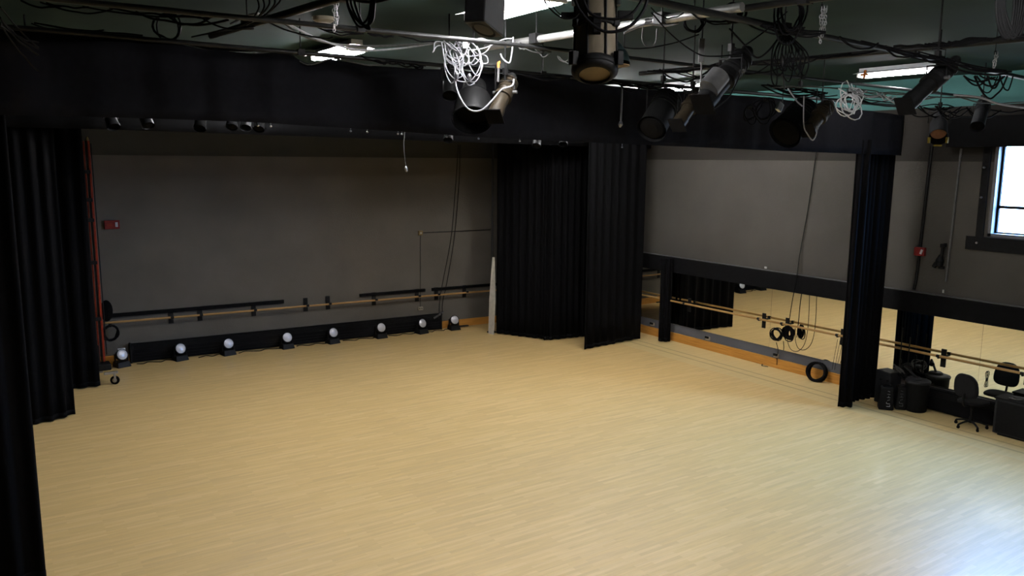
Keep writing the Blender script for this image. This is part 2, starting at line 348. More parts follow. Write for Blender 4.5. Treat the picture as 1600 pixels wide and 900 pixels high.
# ------------------------------------------------------------------ curtains
def plan(pts, step=.03):
    out = []; s = 0; pts = [Vector((p[0], p[1], 0)) for p in pts]
    for a, b_ in zip(pts, pts[1:]):
        L = (b_-a).length; n = max(1, int(L/step)); d = (b_-a)/n; nr = Vector((-d.y, d.x, 0)).normalized()
        for i in range(n): out.append((a+d*i, nr, s+(L/n)*i))
        s += L
    out.append((pts[-1], nr, s)); return out
def curtain(name, pts, z0, z1, label, amp=.045, wave=.19, m='velvet', cat='curtain', group=None, zf=None, ztf=None, seed=0, rows=9, flare=.0, step=.025, hem=True):
    rnd = random.Random(seed); ph = [rnd.uniform(0, 6.28) for _ in range(8)]
    P = plan(pts, step); vs = []; fs = []; L = P[-1][2]
    def off(s, t):
        ws = s/wave*2*math.pi
        return amp*(.75+.25*t+flare*(1-t))*(math.sin(ws+1.1*math.sin(s*2.3+ph[0])+.3*math.sin(t*3+ph[1]+s)) + .35*math.sin(ws*.43+ph[2]+.8*t) + .22*math.sin(ws*2.1+ph[3]))
    for j in range(rows+1):
        t = j/rows
        for p, nr, s in P:
            a = zf(p.x, s/L) if zf else z0; c = ztf(p.x, s/L) if ztf else z1
            if not zf: a = a+.006*math.sin(s*5+ph[4])
            q = p+nr*off(s, t); vs.append((q.x, q.y, a+(c-a)*t))
    n = len(P)
    for j in range(rows):
        for i in range(n-1): fs.append([j*n+i, j*n+i+1, (j+1)*n+i+1, (j+1)*n+i])
    o0 = Vector((P[n//2][0].x, P[n//2][0].y, z0))
    r = thing(name, o0, label, cat, group)
    b = MB(); b.add(vs, fs, True); b.build('cloth', m, r, solid=.012)
    if hem:
        b = MB(); rr = []
        for p, nr, s in P:
            a = zf(p.x, s/L) if zf else z0+.006*math.sin(s*5+ph[4])
            q = p+nr*off(s, 0); rr.append((q, a))
        vs = []; fs = []
        for q, a in rr: vs += [(q.x, q.y, a+.0), (q.x, q.y, a+.09)]
        for i in range(len(rr)-1): fs.append([2*i, 2*i+2, 2*i+3, 2*i+1])
        b.add(vs, fs, True); b.build('hem', m, r, solid=.020)
    return r
FZ = .022
curtain('stage_curtain', [(-1.75, 9.75), (-.8, 9.62), (.30, 9.72)], FZ, 5.75, 'nearest black curtain at the left edge, reaching below the frame', seed=1, amp=.06, wave=.26)
curtain('stage_curtain', [(-1.75, 15.2), (.46, 15.72), (.95, 15.85), (1.16, 15.95)], FZ, 5.6, 'black curtain at left, second from the viewer, with a kicked out bottom corner', seed=2, amp=.05, wave=.24)
curtain('stage_curtain', [(-1.75, 17.9), (.6, 17.85), (1.78, 17.75)], FZ, 5.6, 'black curtain at far left just in front of the red mast', seed=3, amp=.05, wave=.22)
curtain('stage_curtain', [(11.30, 17.85), (11.85, 16.85), (12.03, 16.45)], FZ, 5.6, 'dark corner curtain beside the white cloth strip, leftmost of the corner group', seed=4, amp=.05, wave=.2)
curtain('stage_curtain', [(11.93, 16.52), (12.1, 16.42), (12.5, 16.36), (13.3, 16.3)], FZ, 5.6, 'dark middle curtain of the corner group, partly behind the foremost leaf', seed=5, amp=.05, wave=.2)
curtain('stage_curtain', [(12.12, 15.10), (12.9, 15.22), (14.15, 15.33)], FZ, 5.6, 'foremost black curtain leaf of the corner group, nearest the mirror', seed=6, amp=.035, wave=.3)
curtain('gathered_curtain', [(14.36, 14.86), (14.44, 14.70), (14.56, 14.66), (14.62, 14.82)], FZ, 2.15, 'narrow gathered black curtain standing against the mirror wall', seed=7, amp=.03, wave=.13, step=.012)
curtain('stage_curtain', [(13.30, 8.86), (13.50, 8.74), (13.60, 8.98), (14.0, 8.95), (14.47, 8.88)], FZ, 5.0, 'tall black curtain on the right between mirror and equipment pile', seed=8, amp=.042, wave=.135, step=.015)

# long valance across the room
VA, VB = Vector((-1.8, 9.48, 0)), Vector((14.5, 8.74, 0)); vd = (VB-VA).normalized(); vn = Vector((-vd.y, vd.x, 0)); vc = vn.dot(VA)
def onv(x, y): return on_plane(x, y, vn, vc)
def interp(tab):
    tab = sorted((onv(x, y).x, onv(x, y).z) for x, y in tab)
    def f(x, _=0):
        if x <= tab[0][0]: return tab[0][1]
        for (a, za), (c, zc) in zip(tab, tab[1:]):
            if x <= c: return za+(zc-za)*(x-a)/(c-a)
        return tab[-1][1]
    return f
vbot = interp([(20, 180), (125, 182), (260, 186), (400, 191), (600, 204), (775, 216), (1000, 226), (1200, 235), (1410, 243)])
vtop = interp([(40, 48), (105, 54), (250, 65), (330, 78), (400, 84), (445, 82), (482, 100), (517, 93), (575, 102), (625, 106), (687, 109), (890, 122), (925, 131), (1010, 140), (1100, 146), (1200, 152), (1300, 166), (1410, 180)])
curtain('valance', [VA, VB], 4.7, 5.8, 'long black valance hanging across the room below the lighting pipes', amp=.022, wave=.62, m='velvet2', cat='valance', zf=vbot, ztf=vtop, seed=9, rows=6, step=.06, hem=False)
def b2(x, _=0): return 5.06 - .012*max(0, x-2)
curtain('border_curtain', [(-1.7, 15.62), (14.6, 15.62)], 5.0, 5.75, 'second black border curtain further back, seen just below the valance', amp=.02, wave=.7, m='velvet', cat='valance', zf=b2, ztf=lambda x, s: 5.75, seed=10, rows=4, step=.08, hem=False)
# black cloth box above the window
b = MB(); b.box((WX-.2, 2.6, 5.14), (.04, 10.7, .52)); b.box((WX-.11, 2.6, 5.39), (.22, 10.7, .03)); b.box((WX-.11, 7.93, 5.14), (.2, .03, .5))
tag(b.build('window_pelmet', 'ledge', origin=(0, 0, 0)), 'black boxed pelmet above the window on the right wall', 'pelmet')

# white cloth strip beside the corner curtains
b = MB(); A = Z(763.5, 521); C = Z(771.5, 523)
b.add([A, C, A+Vector((.02, 0, .9)), C+Vector((.03, -.02, .9)), Vector((11.27, 17.97, 2.05)), Vector((11.31, 17.93, 2.05))], [[0, 1, 3, 2], [2, 3, 5, 4]])
tag(b.build('cloth_strip', 'cloth', solid=.02, origin=(0, 0, 0)), 'off-white cloth strip peeking out beside the black corner curtains', 'cloth')
r = thing('corner_post', (11.29, 18.0, 0), 'slim grey upright post at the edge of the corner curtains', 'post')
MB().cyl((11.32, 18.06, 0.0), (11.32, 18.06, 5.3), .028).build('pole', 'greyplastic', r)
MB().cyl((11.30, 18.06, 0.0), (11.30, 18.06, .02), .12).build('foot_plate', 'blackm', r)

# ------------------------------------------------------------------ barres
def bw(x, off, z): return Vector((x, wb(x)-off, z))
r = thing('ballet_barre', bw(7, 0, .8), 'wooden ballet barre on black brackets along the far wall', 'barre')
MB().cyl(bw(2.1, .17, .985), bw(12.4, .17, .965), .024, n=12).build('rail', 'barre', r)
for x in (3.51, 4.14, 5.37, 6.64, 7.21, 8.44, 9.66, 10.23, 11.09):
    b = MB(); a = bw(x, .012, .985); b.box(a, (.11, .024, .34)); b.box(bw(x, .085, .955), (.03, .15, .03)); b.cyl(bw(x-.035, .17, .985), bw(x+.035, .17, .985), .032)
    b.build('bracket', 'blackm', r, bevel=.003)
for x0, x1, h in ((2.0, 6.1, .085), (8.05, 9.9, .075), (10.1, 12.3, .075)):
    b = MB(); a, c = bw(x0, 0, 1.10), bw(x1, 0, 1.10)
    b.hexa([bw(x0, .05, 1.07), bw(x1, .05, 1.07), bw(x1, 0, 1.07), bw(x0, 0, 1.07)], [bw(x0, .05, 1.07+h), bw(x1, .05, 1.07+h), bw(x1, 0, 1.07+h), bw(x0, 0, 1.07+h)])
    b.build('backing_board', 'ledge', r, bevel=.003)
r = thing('ballet_barre', (WX-.1, 9, .9), 'wooden ballet barre in front of the mirror on the right wall', 'barre')
MB().cyl((WX-.2, 18.3, 1.075), (WX-.2, 1.0, 1.09), .024, n=12).build('rail', 'barre', r)
for y in (16.6, 14.2, 11.88, 11.24, 9.86, 7.75, 6.3, 4.0, 1.8):
    b = MB(); b.box((WX-.016, y, 1.02), (.016, .09, .34)); b.box((WX-.11, y, 1.05), (.2, .03, .03)); b.cyl((WX-.2, y-.03, 1.082), (WX-.2, y+.03, 1.082), .030)
    b.build('bracket', 'blackm', r, bevel=.003)

# ------------------------------------------------------------------ baseboard heaters
r = thing('baseboard_heater', bw(6.4, .07, 0), 'long low black heater cover along the far wall behind the floor lamps', 'heater')
def hw(x0, x1, o0, o1, z0, z1, mb): mb.hexa([bw(x0, o1, z0), bw(x1, o1, z0), bw(x1, o0, z0), bw(x0, o0, z0)], [bw(x0, o1, z1), bw(x1, o1, z1), bw(x1, o0, z1), bw(x0, o0, z1)])
b = MB(); hw(2.62, 10.32, .03, .13, .02, .44, b); b.build('body', 'ledge', r, bevel=.01)
b = MB()
for i in range(5): hw(2.68, 10.26, .13, .137, .30+i*.026, .308+i*.026, b)
for i in range(3): hw(2.68, 10.26, .13, .136, .07+i*.07, .078+i*.07, b)
b.build('grille', 'blackm', r)
for x in (2.60, 10.31):
    b = MB(); hw(x, x+.03, .02, .14, 0, .46, b); b.build('end_cap', 'blackm', r, bevel=.004)
r = thing('baseboard_heater', (WX-.08, 6.6, 0), 'low black heater cover under the mirror behind the swivel chair', 'heater')
MB().box((WX-.085, 6.7, .235), (.11, 2.5, .41)).build('body', 'ledge', r, bevel=.012)
b = MB()
for i in range(4): b.box((WX-.143, 6.7, .30+i*.03), (.006, 2.4, .01))
b.build('grille', 'blackm', r)
MB().box((WX-.09, 7.96, .23), (.13, .03, .46)).build('end_cap', 'blackm', r, bevel=.004)

# ------------------------------------------------------------------ floor lamps along the heater
def make_floor_lamp():
    r = thing('floor_lamp', (0, 0, 0), '', 'stage lamp', 'round floor lamps in a row before the heater')
    b = MB(); b.hexa([(-.15, -.15, .0), (.15, -.15, .0), (.15, .13, .0), (-.15, .13, .0)], [(-.13, -.11, .12), (.13, -.11, .12), (.13, .11, .13), (-.13, .11, .13)]); b.build('base', 'blackm', r, bevel=.01)
    for s in (-1, 1): MB().box((s*.135, 0, .20), (.018, .07, .20)).build('yoke_arm', 'blackm', r, bevel=.004)
    a = Vector((0, .13, .215)); d = Vector((0, -.95, .32)).normalized()
    MB().rev(a, a+d*.20, [(0, .05), (.1, .085), (.5, .118), (1, .125)], 20).build('housing', 'blackm', r)
    c = a+d*.20
    MB().rev(c-d*.002, c+d*.035, [(0, .116), (.3, .108), (.65, .078), (.9, .04), (1, .004)], 20).build('lens', 'reflector', r)
    MB().rev(c-d*.01, c+d*.008, [(0, .127), (.5, .13), (1, .127), (1, .112)], 20, False, False).build('rim', 'blackm', r)
    return r
lamp = make_floor_lamp()
nth = ['floor lamp with a small white block on top, beside the red mast', 'floor lamp at the left end of the heater, second from the red mast', 'third floor lamp from the red mast, before the heater',
       'fourth floor lamp from the red mast, before the heater', 'fifth floor lamp from the red mast, before the heater', 'sixth floor lamp from the red mast, before the heater',
       'floor lamp before the right end of the heater, below the ivory outlet', 'floor lamp standing past the heater on a flat black plate']
lp = [(190, 572), (281, 562), (355, 553), (446, 542.5), (517, 534.5), (591, 526), (652, 518), (704, 513)]
for i, (px, py) in enumerate(lp):
    o = lamp if i == 0 else copy_tree(lamp)
    q = Z(px, py); o.location = (q.x, min(q.y+.14, wb(q.x)-.30), 0); o.rotation_euler.z = math.radians([18, 14, 10, 4, 8, 2, 10, -4][i]); o['label'] = 'round silver ' + nth[i]
    if i == 0:
        lamps0 = o
q = lamps0.location
b = MB(); b.box((q.x+.02, q.y+.02, .385), (.15, .06, .03)); b.box((q.x+.02, q.y+.02, .355), (.02, .03, .05)); tag(b.build('lamp_handle', 'whitemetal', origin=(q.x+.02, q.y, .355)), 'small white handle block on top of the floor lamp nearest the red mast', 'handle')
q = Z(716, 511)
tag(MB().box((q.x+.1, q.y+.1, .015), (.42, .30, .03)).build('floor_plate', 'blackm', bevel=.005, origin=(q.x, q.y, 0)), 'flat black plate on the floor beside the rightmost floor lamp', 'plate')
b = MB(); q = B(685, 492, .1); b.box(q, (.34, .07, .05), Matrix.Rotation(math.radians(-25), 3, 'Y')); tag(b.build('wall_bracket', 'silver', bevel=.004, origin=tuple(q)), 'grey metal arm on the wall at the right end of the long heater', 'bracket')

# cables on the floor in front of the heater
def cable(pts, r, m, label, cat='cable', group=None, name='cable', k=6, n=6):
    P = smooth_path(pts, k); b = MB(); b.tube(P, r, n)
    return tag(b.build(name, m, origin=tuple(P[0])), label, cat, group)
for i, (x0, x1) in enumerate(((2.7, 3.45), (4.0, 4.6), (4.9, 5.9), (6.3, 7.1), (7.5, 8.4), (8.75, 9.6), (9.85, 10.5))):
    pts = []; n = 7
    for k in range(n):
        x = x0+(x1-x0)*k/(n-1); pts.append(bw(x, .26+.07*math.sin(k*2.1+i), .012))
    cable(pts, .010, 'rubber', 'thin black cable lying on the floor between two floor lamps', group='cables between the floor lamps')

# ------------------------------------------------------------------ far wall fittings
def plate(name, c, size, m, label, cat, extra=None, normal='back'):
    r = thing(name, c, label, cat)
    MB().box(c, size).build('box', m, r, bevel=.004)
    return r
q = B(175, 351, .03)
r = plate('alarm_box', q, (.30, .06, .19), 'redbox', 'small red alarm box on the far wall near the red mast', 'alarm')
MB().box(q+Vector((.085, -.035, .0)), (.05, .02, .10)).build('indicator', 'white', r)
MB().box(q+Vector((-.06, -.033, .0)), (.09, .01, .05)).build('label_strip', 'red', r)
q = B(657, 364, .025)
r = plate('junction_box', q, (.12, .05, .12), 'ochre', 'small ochre junction box on the far wall where thin conduits meet', 'junction box')
MB().box(q+Vector((0, -.028, 0)), (.05, .01, .05)).build('cover', 'ivory', r)
q2 = B(657, 482, .02)
r = plate('wall_outlet', q2, (.14, .04, .09), 'ivory', 'ivory outlet low on the far wall below the ochre box', 'outlet')
for s in (-1, 1): MB().box(q2+Vector((s*.03, -.022, 0)), (.02, .006, .035)).build('socket', 'black', r)
cable([q+Vector((.06, .02, 0)), B(766, 359, .015)], .011, 'blackm', 'thin conduit running right from the ochre junction box', 'conduit', name='conduit')
cable([q+Vector((0, .01, -.06)), q2+Vector((0, .01, .045))], .006, 'blackm', 'thin vertical conduit from ochre box down to the ivory outlet', 'conduit', name='conduit')
for dx, g in ((0, 0), (5, .01)):
    cable([B(716+dx*.6, 226, .02+g), B(712+dx, 290, .02+g), B(705+dx, 370, .02+g), B(692+dx*1.3, 440, .03+g), B(687+dx, 470, .12), B(686+dx, 492, .10)], .008, 'rubber', 'black cable hanging down the far wall to the right of the ochre box', group='pair of cables hanging down the far wall')
# dangling plug
r = thing('hanging_plug', Y(633, 207, 15.0), 'thin pale cord with a small shiny plug dangling below the border curtain', 'plug')
MB().tube(smooth_path([Y(633, 200, 15.0), Y(631, 225, 15.0), Y(633, 250, 15.0), Y(635, 262, 15)]), .008).build('cord', 'greycable2', r)
a = Y(634, 260, 15.0); MB().rev(a, a-Vector((-.02, 0, .11)), [(0, .02), (.3, .035), (.8, .03), (1, .015)], 10).build('plug', 'steel', r)

# ------------------------------------------------------------------ red lift mast behind the left curtain
r = thing('lift_mast', (1.93, 18.05, 0), 'tall thin red metal lift mast on a wheeled base at the far left', 'lift')
MB().box((1.915, 18.0, 2.68), (.042, .06, 4.45)).build('mast', 'red', r, bevel=.006)
MB().box((1.875, 18.03, 2.68), (.03, .05, 4.5)).build('guide_rail', 'blackm', r, bevel=.004)
MB().box((1.835, 18.05, 2.62), (.03, .05, 4.55)).build('inner_mast', 'red', r, bevel=.006)
MB().tube([(1.965, 17.97, .6), (1.955, 17.97, 4.85)], .011).build('lift_cable', 'blackm', r)
for z in (4.3, 3.75, 3.35, 2.5, 1.35): MB().box((1.86, 17.985, z), (.11, .09, .07)).build('cross_clip', 'blackm', r, bevel=.004)
MB().rev((1.9, 18, 4.90), (1.9, 18, 4.98), [(0, .04), (.5, .03), (1, .012)], 10).build('top_cap', 'ochre', r)
b = MB(); b.box((1.85, 18.0, .36), (.34, .3, .14)); b.box((1.75, 18.0, .62), (.16, .2, .4)); b.build('winch_housing', 'black', r, bevel=.02)
MB().box((2.0, 17.82, .24), (.26, .06, .05)).build('front_leg', 'steel', r, bevel=.005)
MB().box((1.62, 17.98, .26), (.5, .06, .05)).build('side_leg', 'steel', r, bevel=.005)
for (x, y) in ((2.06, 17.78), (1.42, 17.98)):
    c = Vector((x, y, .092)); b = MB(); b.rev(c-Vector((.008, .02, 0)), c+Vector((.008, .02, 0)), [(0, .07), (.2, .09), (.8, .09), (1, .07)], 18); wl = b.build('caster', 'rubber', r)
    b = MB(); b.rev(c-Vector((.01, .025, 0)), c+Vector((.01, .025, 0)), [(0, .045), (1, .045)], 14); b.box(c+Vector((0, .032, .07)), (.04, .008, .17)); b.box(c+Vector((0, -.032, .07)), (.04, .008, .17)); b.box(c+Vector((0, 0, .16)), (.08, .07, .012)); b.build('hub_fork', 'steel', wl)
def coil(c, R, normal, turns, r, m, name, label, cat='cable coil', group=None, jit=.15, squash=1.0, seed=1, tails=(), tie=True, seg=22):
    """a hank of cable: loops in the plane across 'normal', hanging"""
    rnd = random.Random(seed); n = Vector(normal).normalized(); x = n.cross(Vector((0, 0, 1)))
    x = x.normalized() if x.length > .05 else Vector((1, 0, 0)); z = x.cross(n)
    c = Vector(c); root = thing(name, c, label, cat, group); P = []
    for t in range(turns):
        R1 = R*(1+rnd.uniform(-jit, jit)); ox = rnd.uniform(-jit, jit)*R*.5; on = rnd.uniform(-1, 1)*r*turns*.45; sq = squash*(1+rnd.uniform(-jit, jit)*.7); tilt = rnd.uniform(-jit, jit)*1.3
        k1, k2, p1, p2 = rnd.uniform(0, jit*.8), rnd.uniform(0, jit*.5), rnd.uniform(0, 6.3), rnd.uniform(0, 6.3)
        for i in range(seg):
            a = 2*math.pi*i/seg+math.pi/2; wv = 1+k1*math.sin(2*a+p1)+k2*math.sin(3*a+p2); dz = math.sin(a)*R1*sq*wv; dx = math.cos(a)*R1*wv
            P.append(c+x*(dx*math.cos(tilt)-dz*math.sin(tilt)*.3+ox)+z*(dz+dx*math.sin(tilt)*.6)+n*(on+.4*R*math.sin(tilt)*math.cos(a)))
    b = MB(); b.tube(P, r, 6); b.build('loops', m, root)
    if tie:
        t0 = c+z*R*squash; b = MB(); b.rev(t0-x*.03, t0+x*.03, [(0, r*2.4), (.5, r*2.9), (1, r*2.4)], 10); b.build('tie', 'black', root)
    return root
coil(B(173, 520, .22), .15, (0, 1, 0), 6, .014, 'rubber', 'cable_coil', 'black cable coil hanging beside the base of the red mast', squash=1.1, seed=3)
b = MB(); q = B(168, 487, .22); b.sphere(q+Vector((-.02, 0, .02)), .16, (.8, .5, 1.5)); tag(b.build('cable_bag', 'velvet', origin=tuple(q)), 'slack black bag hung on the red mast above a cable coil', 'bag')

# ------------------------------------------------------------------ right wall fittings
coil(X(1213, 522, WX-.2), .115, (1, 0, 0), 7, .011, 'rubber', 'cable_coil', 'open round black cable coil hanging from the barre before the mirror', seed=11, jit=.22)
coil(X(1234, 522, WX-.2), .09, (1, .3, 0), 9, .012, 'rubber', 'cable_coil', 'dense narrow black cable coil hanging at the bracket right of the round coil', seed=12, jit=.3, squash=1.5)
coil((14.60, 10.30, .20), .19, (.95, .2, -.25), 9, .017, 'rubber', 'cable_coil', 'thick black cable coil leaning on the baseboard near the tall right curtain', seed=13, jit=.06, tie=False)
cable([X(1276, 235, WX-.03), X(1262, 330, WX-.03), X(1250, 395, WX-.05), X(1245, 432, WX-.14), X(1238, 470, WX-.15), X(1233, 503, WX-.17), X(1230, 530, WX-.17)], .009, 'rubber', 'long thin black cable running down the right wall to the hanging coils')
cable([X(1265, 460, WX-.13), X(1263, 505, WX-.13), X(1258, 535, WX-.13), X(1248, 548, WX-.13), X(1237, 547, WX-.13), X(1231, 535, WX-.14), X(1229, 515, WX-.15)], .007, 'rubber', 'thin cable making a big U loop before the mirror right of the coils')
cable([X(1213, 535, WX-.13), X(1216, 548, WX-.1), X(1214, 556, WX-.05)], .008, 'rubber', 'short cable dropping from the round coil to the outlet')
q = Z(1214, 575)
cable([X(1214, 558, WX-.03), X(1214, 568, WX-.04), Z(1213, 573, .01), Z(1205, 570, .01), Z(1196, 568, .01), Z(1190, 571, .01), Z(1200, 573, .01)], .008, 'rubber', 'loose black cable trailing on the floor under the right wall outlet')
for px, py, lb in ((1213, 555.5, 'outlet with a black plug below the hanging coils on the mirror wall'), (1106, 528.5, 'outlet with a black plug low on the mirror wall beside the gathered curtain'), (1019.5, 506.5, 'outlet low on the mirror wall between the corner curtains')):
    q = X(px, py, WX-.02)
    r = thing('wall_outlet', q, lb, 'outlet'); MB().box(q, (.04, .13, .09)).build('box', 'ivory', r, bevel=.004); MB().box(q+Vector((-.04, 0, .025)), (.04, .10, .05)).build('plug', 'black', r, bevel=.004)
for px, g in ((1309, 0), (1313, 1)):
    cable([X(px, 530, WX-.1), X(px-5, 556, WX-.1), X(px-9, 578, WX-.08)], .005, 'rubber', 'thin cord dropping from the barre to the thick coil near the right curtain', group='thin cords above the thick coil')
q = X(1196.5, 418, WX-.09); tag(MB().box(q, (.03, .06, .04)).build('paper_scrap', 'white', bevel=.003, origin=tuple(q)), 'tiny white scrap lying on the black ledge above the mirror', 'scrap')
q = X(1474, 455, WX-.09); tag(MB().box(q, (.02, .03, .06)).build('paper_scrap', 'white', bevel=.003, origin=tuple(q)), 'tiny white tag standing on the ledge below the hanging clamp', 'scrap')
cable([X(1456, 228, WX-.03), X(1434, 418, WX-.03), X(1428, 452, WX-.03)], .028, 'blackm', 'dark vertical conduit down the right wall behind the red box', 'conduit', name='conduit', n=10)
cable([X(1502, 232, WX-.02), X(1478, 440, WX-.02)], .020, 'silver', 'thin grey conduit on the right wall beside the hanging clamp', 'conduit', name='conduit', n=8)
q = X(1437.5, 393, WX-.07)
r = thing('alarm_box', q, 'small red alarm box with white mark on the right wall over the dark conduit', 'alarm')
MB().box(q, (.06, .20, .16)).build('box', 'redbox', r, bevel=.004); MB().box(q+Vector((-.035, -.045, 0)), (.015, .04, .09), Matrix.Rotation(.3, 3, 'X')).build('indicator', 'white', r)
# hanging black clamp
q = X(1468, 400, WX-.07); r = thing('hanging_clamp', q, 'black jointed clamp arm hanging on the right wall below the window', 'clamp')
def ex(px, py, o=.07): return X(px, py, WX-o)
MB().tube([ex(1474, 382), ex(1472, 396), ex(1468, 412)], .03, 8).build('arm', 'black', r)
MB().rev(ex(1470, 398), ex(1467, 416), [(0, .03), (.5, .075), (1, .06)], 10).build('body', 'black', r)
b = MB(); b.box(ex(1472.5, 384), (.06, .06, .07)); b.box(ex(1477, 383), (.05, .04, .07)); b.build('jaw', 'black', r, bevel=.008)
b = MB(); b.box(ex(1461, 414), (.05, .07, .10), Matrix.Rotation(.5, 3, 'X')); b.box(ex(1471, 418), (.05, .1, .05)); b.build('foot', 'black', r, bevel=.008)
q = X(1540, 592, WX-.02); b = MB(); b.tube(smooth_path([X(1542, 580, WX-.03), X(1544, 583, WX-.03), X(1541.5, 593, WX-.03), X(1541, 604, WX-.03), X(1538, 603, WX-.03), X(1540.5, 593, WX-.03), X(1540, 584, WX-.03), X(1542, 580, WX-.03)]), .006)
tag(b.build('hanging_strap', 'rubber', origin=tuple(q)), 'small dark twisted strap hanging on the mirror right of the chair back', 'strap')

# ------------------------------------------------------------------ equipment by the mirror
def rotz(a): return Matrix.Rotation(math.radians(a), 3, 'Z')
# two soft cases with white lettering strokes
for i, (x, y, lb) in enumerate(((14.02, 8.36, 'black case with white vertical lettering, next to the tall right curtain'), (14.27, 8.22, 'narrower black case with white lettering, between case and round bin'))):
    r = thing('equipment_case', (x, y, 0), lb, 'case')
    a = -52; R = rotz(a); wd = .27 if i == 0 else .2; dp = .2; h = .44
    c = Vector((x, y, 0))
    def L(px, py, pz, c=c, R=R): return c+R @ Vector((px, py, 0))+Vector((0, 0, pz))
    b = MB(); b.hexa([L(-wd/2, -dp/2, 0), L(wd/2, -dp/2, 0), L(wd/2, dp/2, 0), L(-wd/2, dp/2, 0)], [L(-wd/2+.02, -dp/2+.03, h), L(wd/2-.02, -dp/2+.03, h), L(wd/2-.02, dp/2, h), L(-wd/2+.02, dp/2, h)])
    b.build('body', 'black', r, bevel=.025)
    MB().tube(smooth_path([L(-.07, 0, h-.005), L(-.05, 0, h+.03), L(.05, 0, h+.03), L(.07, 0, h-.005)]), .010).build('handle', 'rubber', r)
    # lettering: small strokes climbing the front face, as worn white characters
    b = MB(); fx = .03 if i == 0 else .0
    def fr(u, z): return L(fx+u, -dp/2+.03*z/h-.004, z)
    for k, (z, strokes) in enumerate(((.08, [((-.03, 0), (.03, 0)), ((.03, 0), (.03, .03))]), (.13, [((-.03, 0), (.03, .0)), ((-.03, 0), (-.03, .03))]), (.19, [((-.02, 0), (.025, .02))]), (.25, [((-.03, 0), (.03, 0)), ((0, 0), (0, .03))]), (.31, [((-.025, 0), (.025, 0))]), (.36, [((-.02, .01), (.02, 0))]))):
        for (u0, w0), (u1, w1) in strokes: b.tube([fr(u0, z+w0), fr(u1, z+w1)], .006 if k < 2 else .003, 4)
    b.build('lettering', 'white' if i == 0 else 'silver', r)
# amp box behind the cases
r = thing('amplifier', (14.40, 8.62, 0), 'grey boxy amplifier standing behind the two black cases', 'amplifier')
MB().box((14.36, 8.55, .34), (.3, .34, .64), rotz(-10)).build('body', 'greyplastic', r, bevel=.012)
for k in (-.07, .07): MB().rev((14.20, 8.53+k, .50), (14.185, 8.53+k, .50), [(0, .03), (1, .025)], 12).build('knob', 'black', r)
# microphone stands
for i, (px, lean, h, lb) in enumerate(((1412, .02, 1.5, 'thin black stand rising beside the tall right curtain'), (1420, -.03, 1.35, 'second thin black stand, just right of the first thin stand'))):
    q = Z(px, 628); q = Vector((14.50, 8.42-.13*i, 0)); r = thing('microphone_stand', q, lb, 'stand', None)
    MB().cyl(q+Vector((0, 0, .02)), q+Vector((lean*.5, lean, h)), .010).build('pole', 'blackm', r)
    MB().rev(q, q+Vector((0, 0, .03)), [(0, .09), (.6, .085), (1, .02)], 16).build('base', 'blackm', r)
    MB().rev(q+Vector((0, 0, h*.55)), q+Vector((0, 0, h*.55+.07)), [(0, .016), (.5, .02), (1, .016)], 10).build('clutch', 'blackm', r)
# pile of cables on the amp
coil((14.42, 8.40, .68), .10, (.6, -.3, .7), 7, .012, 'greycable2', 'cable_coil', 'grey cable tangle piled on the amplifier', seed=21, jit=.3, tie=False)
coil((14.50, 8.28, .60), .11, (.2, -.4, .9), 7, .014, 'rubber', 'cable_coil', 'black cable tangle between the cases and the round bin', seed=22, jit=.3, tie=False)
# round bin with tray on it
c = Vector((14.42, 8.0, 0)); r = thing('round_bin', c, 'round black bin with a wide rim beside the two cases', 'bin')
MB().rev(c, c+Vector((0, 0, .56)), [(0, .17), (.03, .185), (1, .205)], 24, True, False).build('body', 'black', r)
MB().rev(c+Vector((0, 0, .54)), c+Vector((0, 0, .60)), [(0, .215), (.4, .222), (.8, .215), (1, .17)], 24, False, True).build('lid', 'greyplastic', r)
c = c+Vector((0, 0, .10))
r = thing('desk_lamp', c+Vector((-.02, .06, .50)), 'small black folded desk lamp lying on the round bin', 'lamp')
MB().rev(c+Vector((-.02, .06, .50)), c+Vector((-.02, .06, .54)), [(0, .13), (.5, .13), (1, .10)], 18).build('base', 'greyplastic', r)
MB().tube([c+Vector((.0, .05, .54)), c+Vector((-.12, .22, .73))], .022, 8).build('arm', 'greyplastic', r)
MB().rev(c+Vector((-.12, .22, .73)), c+Vector((-.02, .15, .66)), [(0, .02), (1, .05)], 12).build('lamp_head', 'blackm', r)
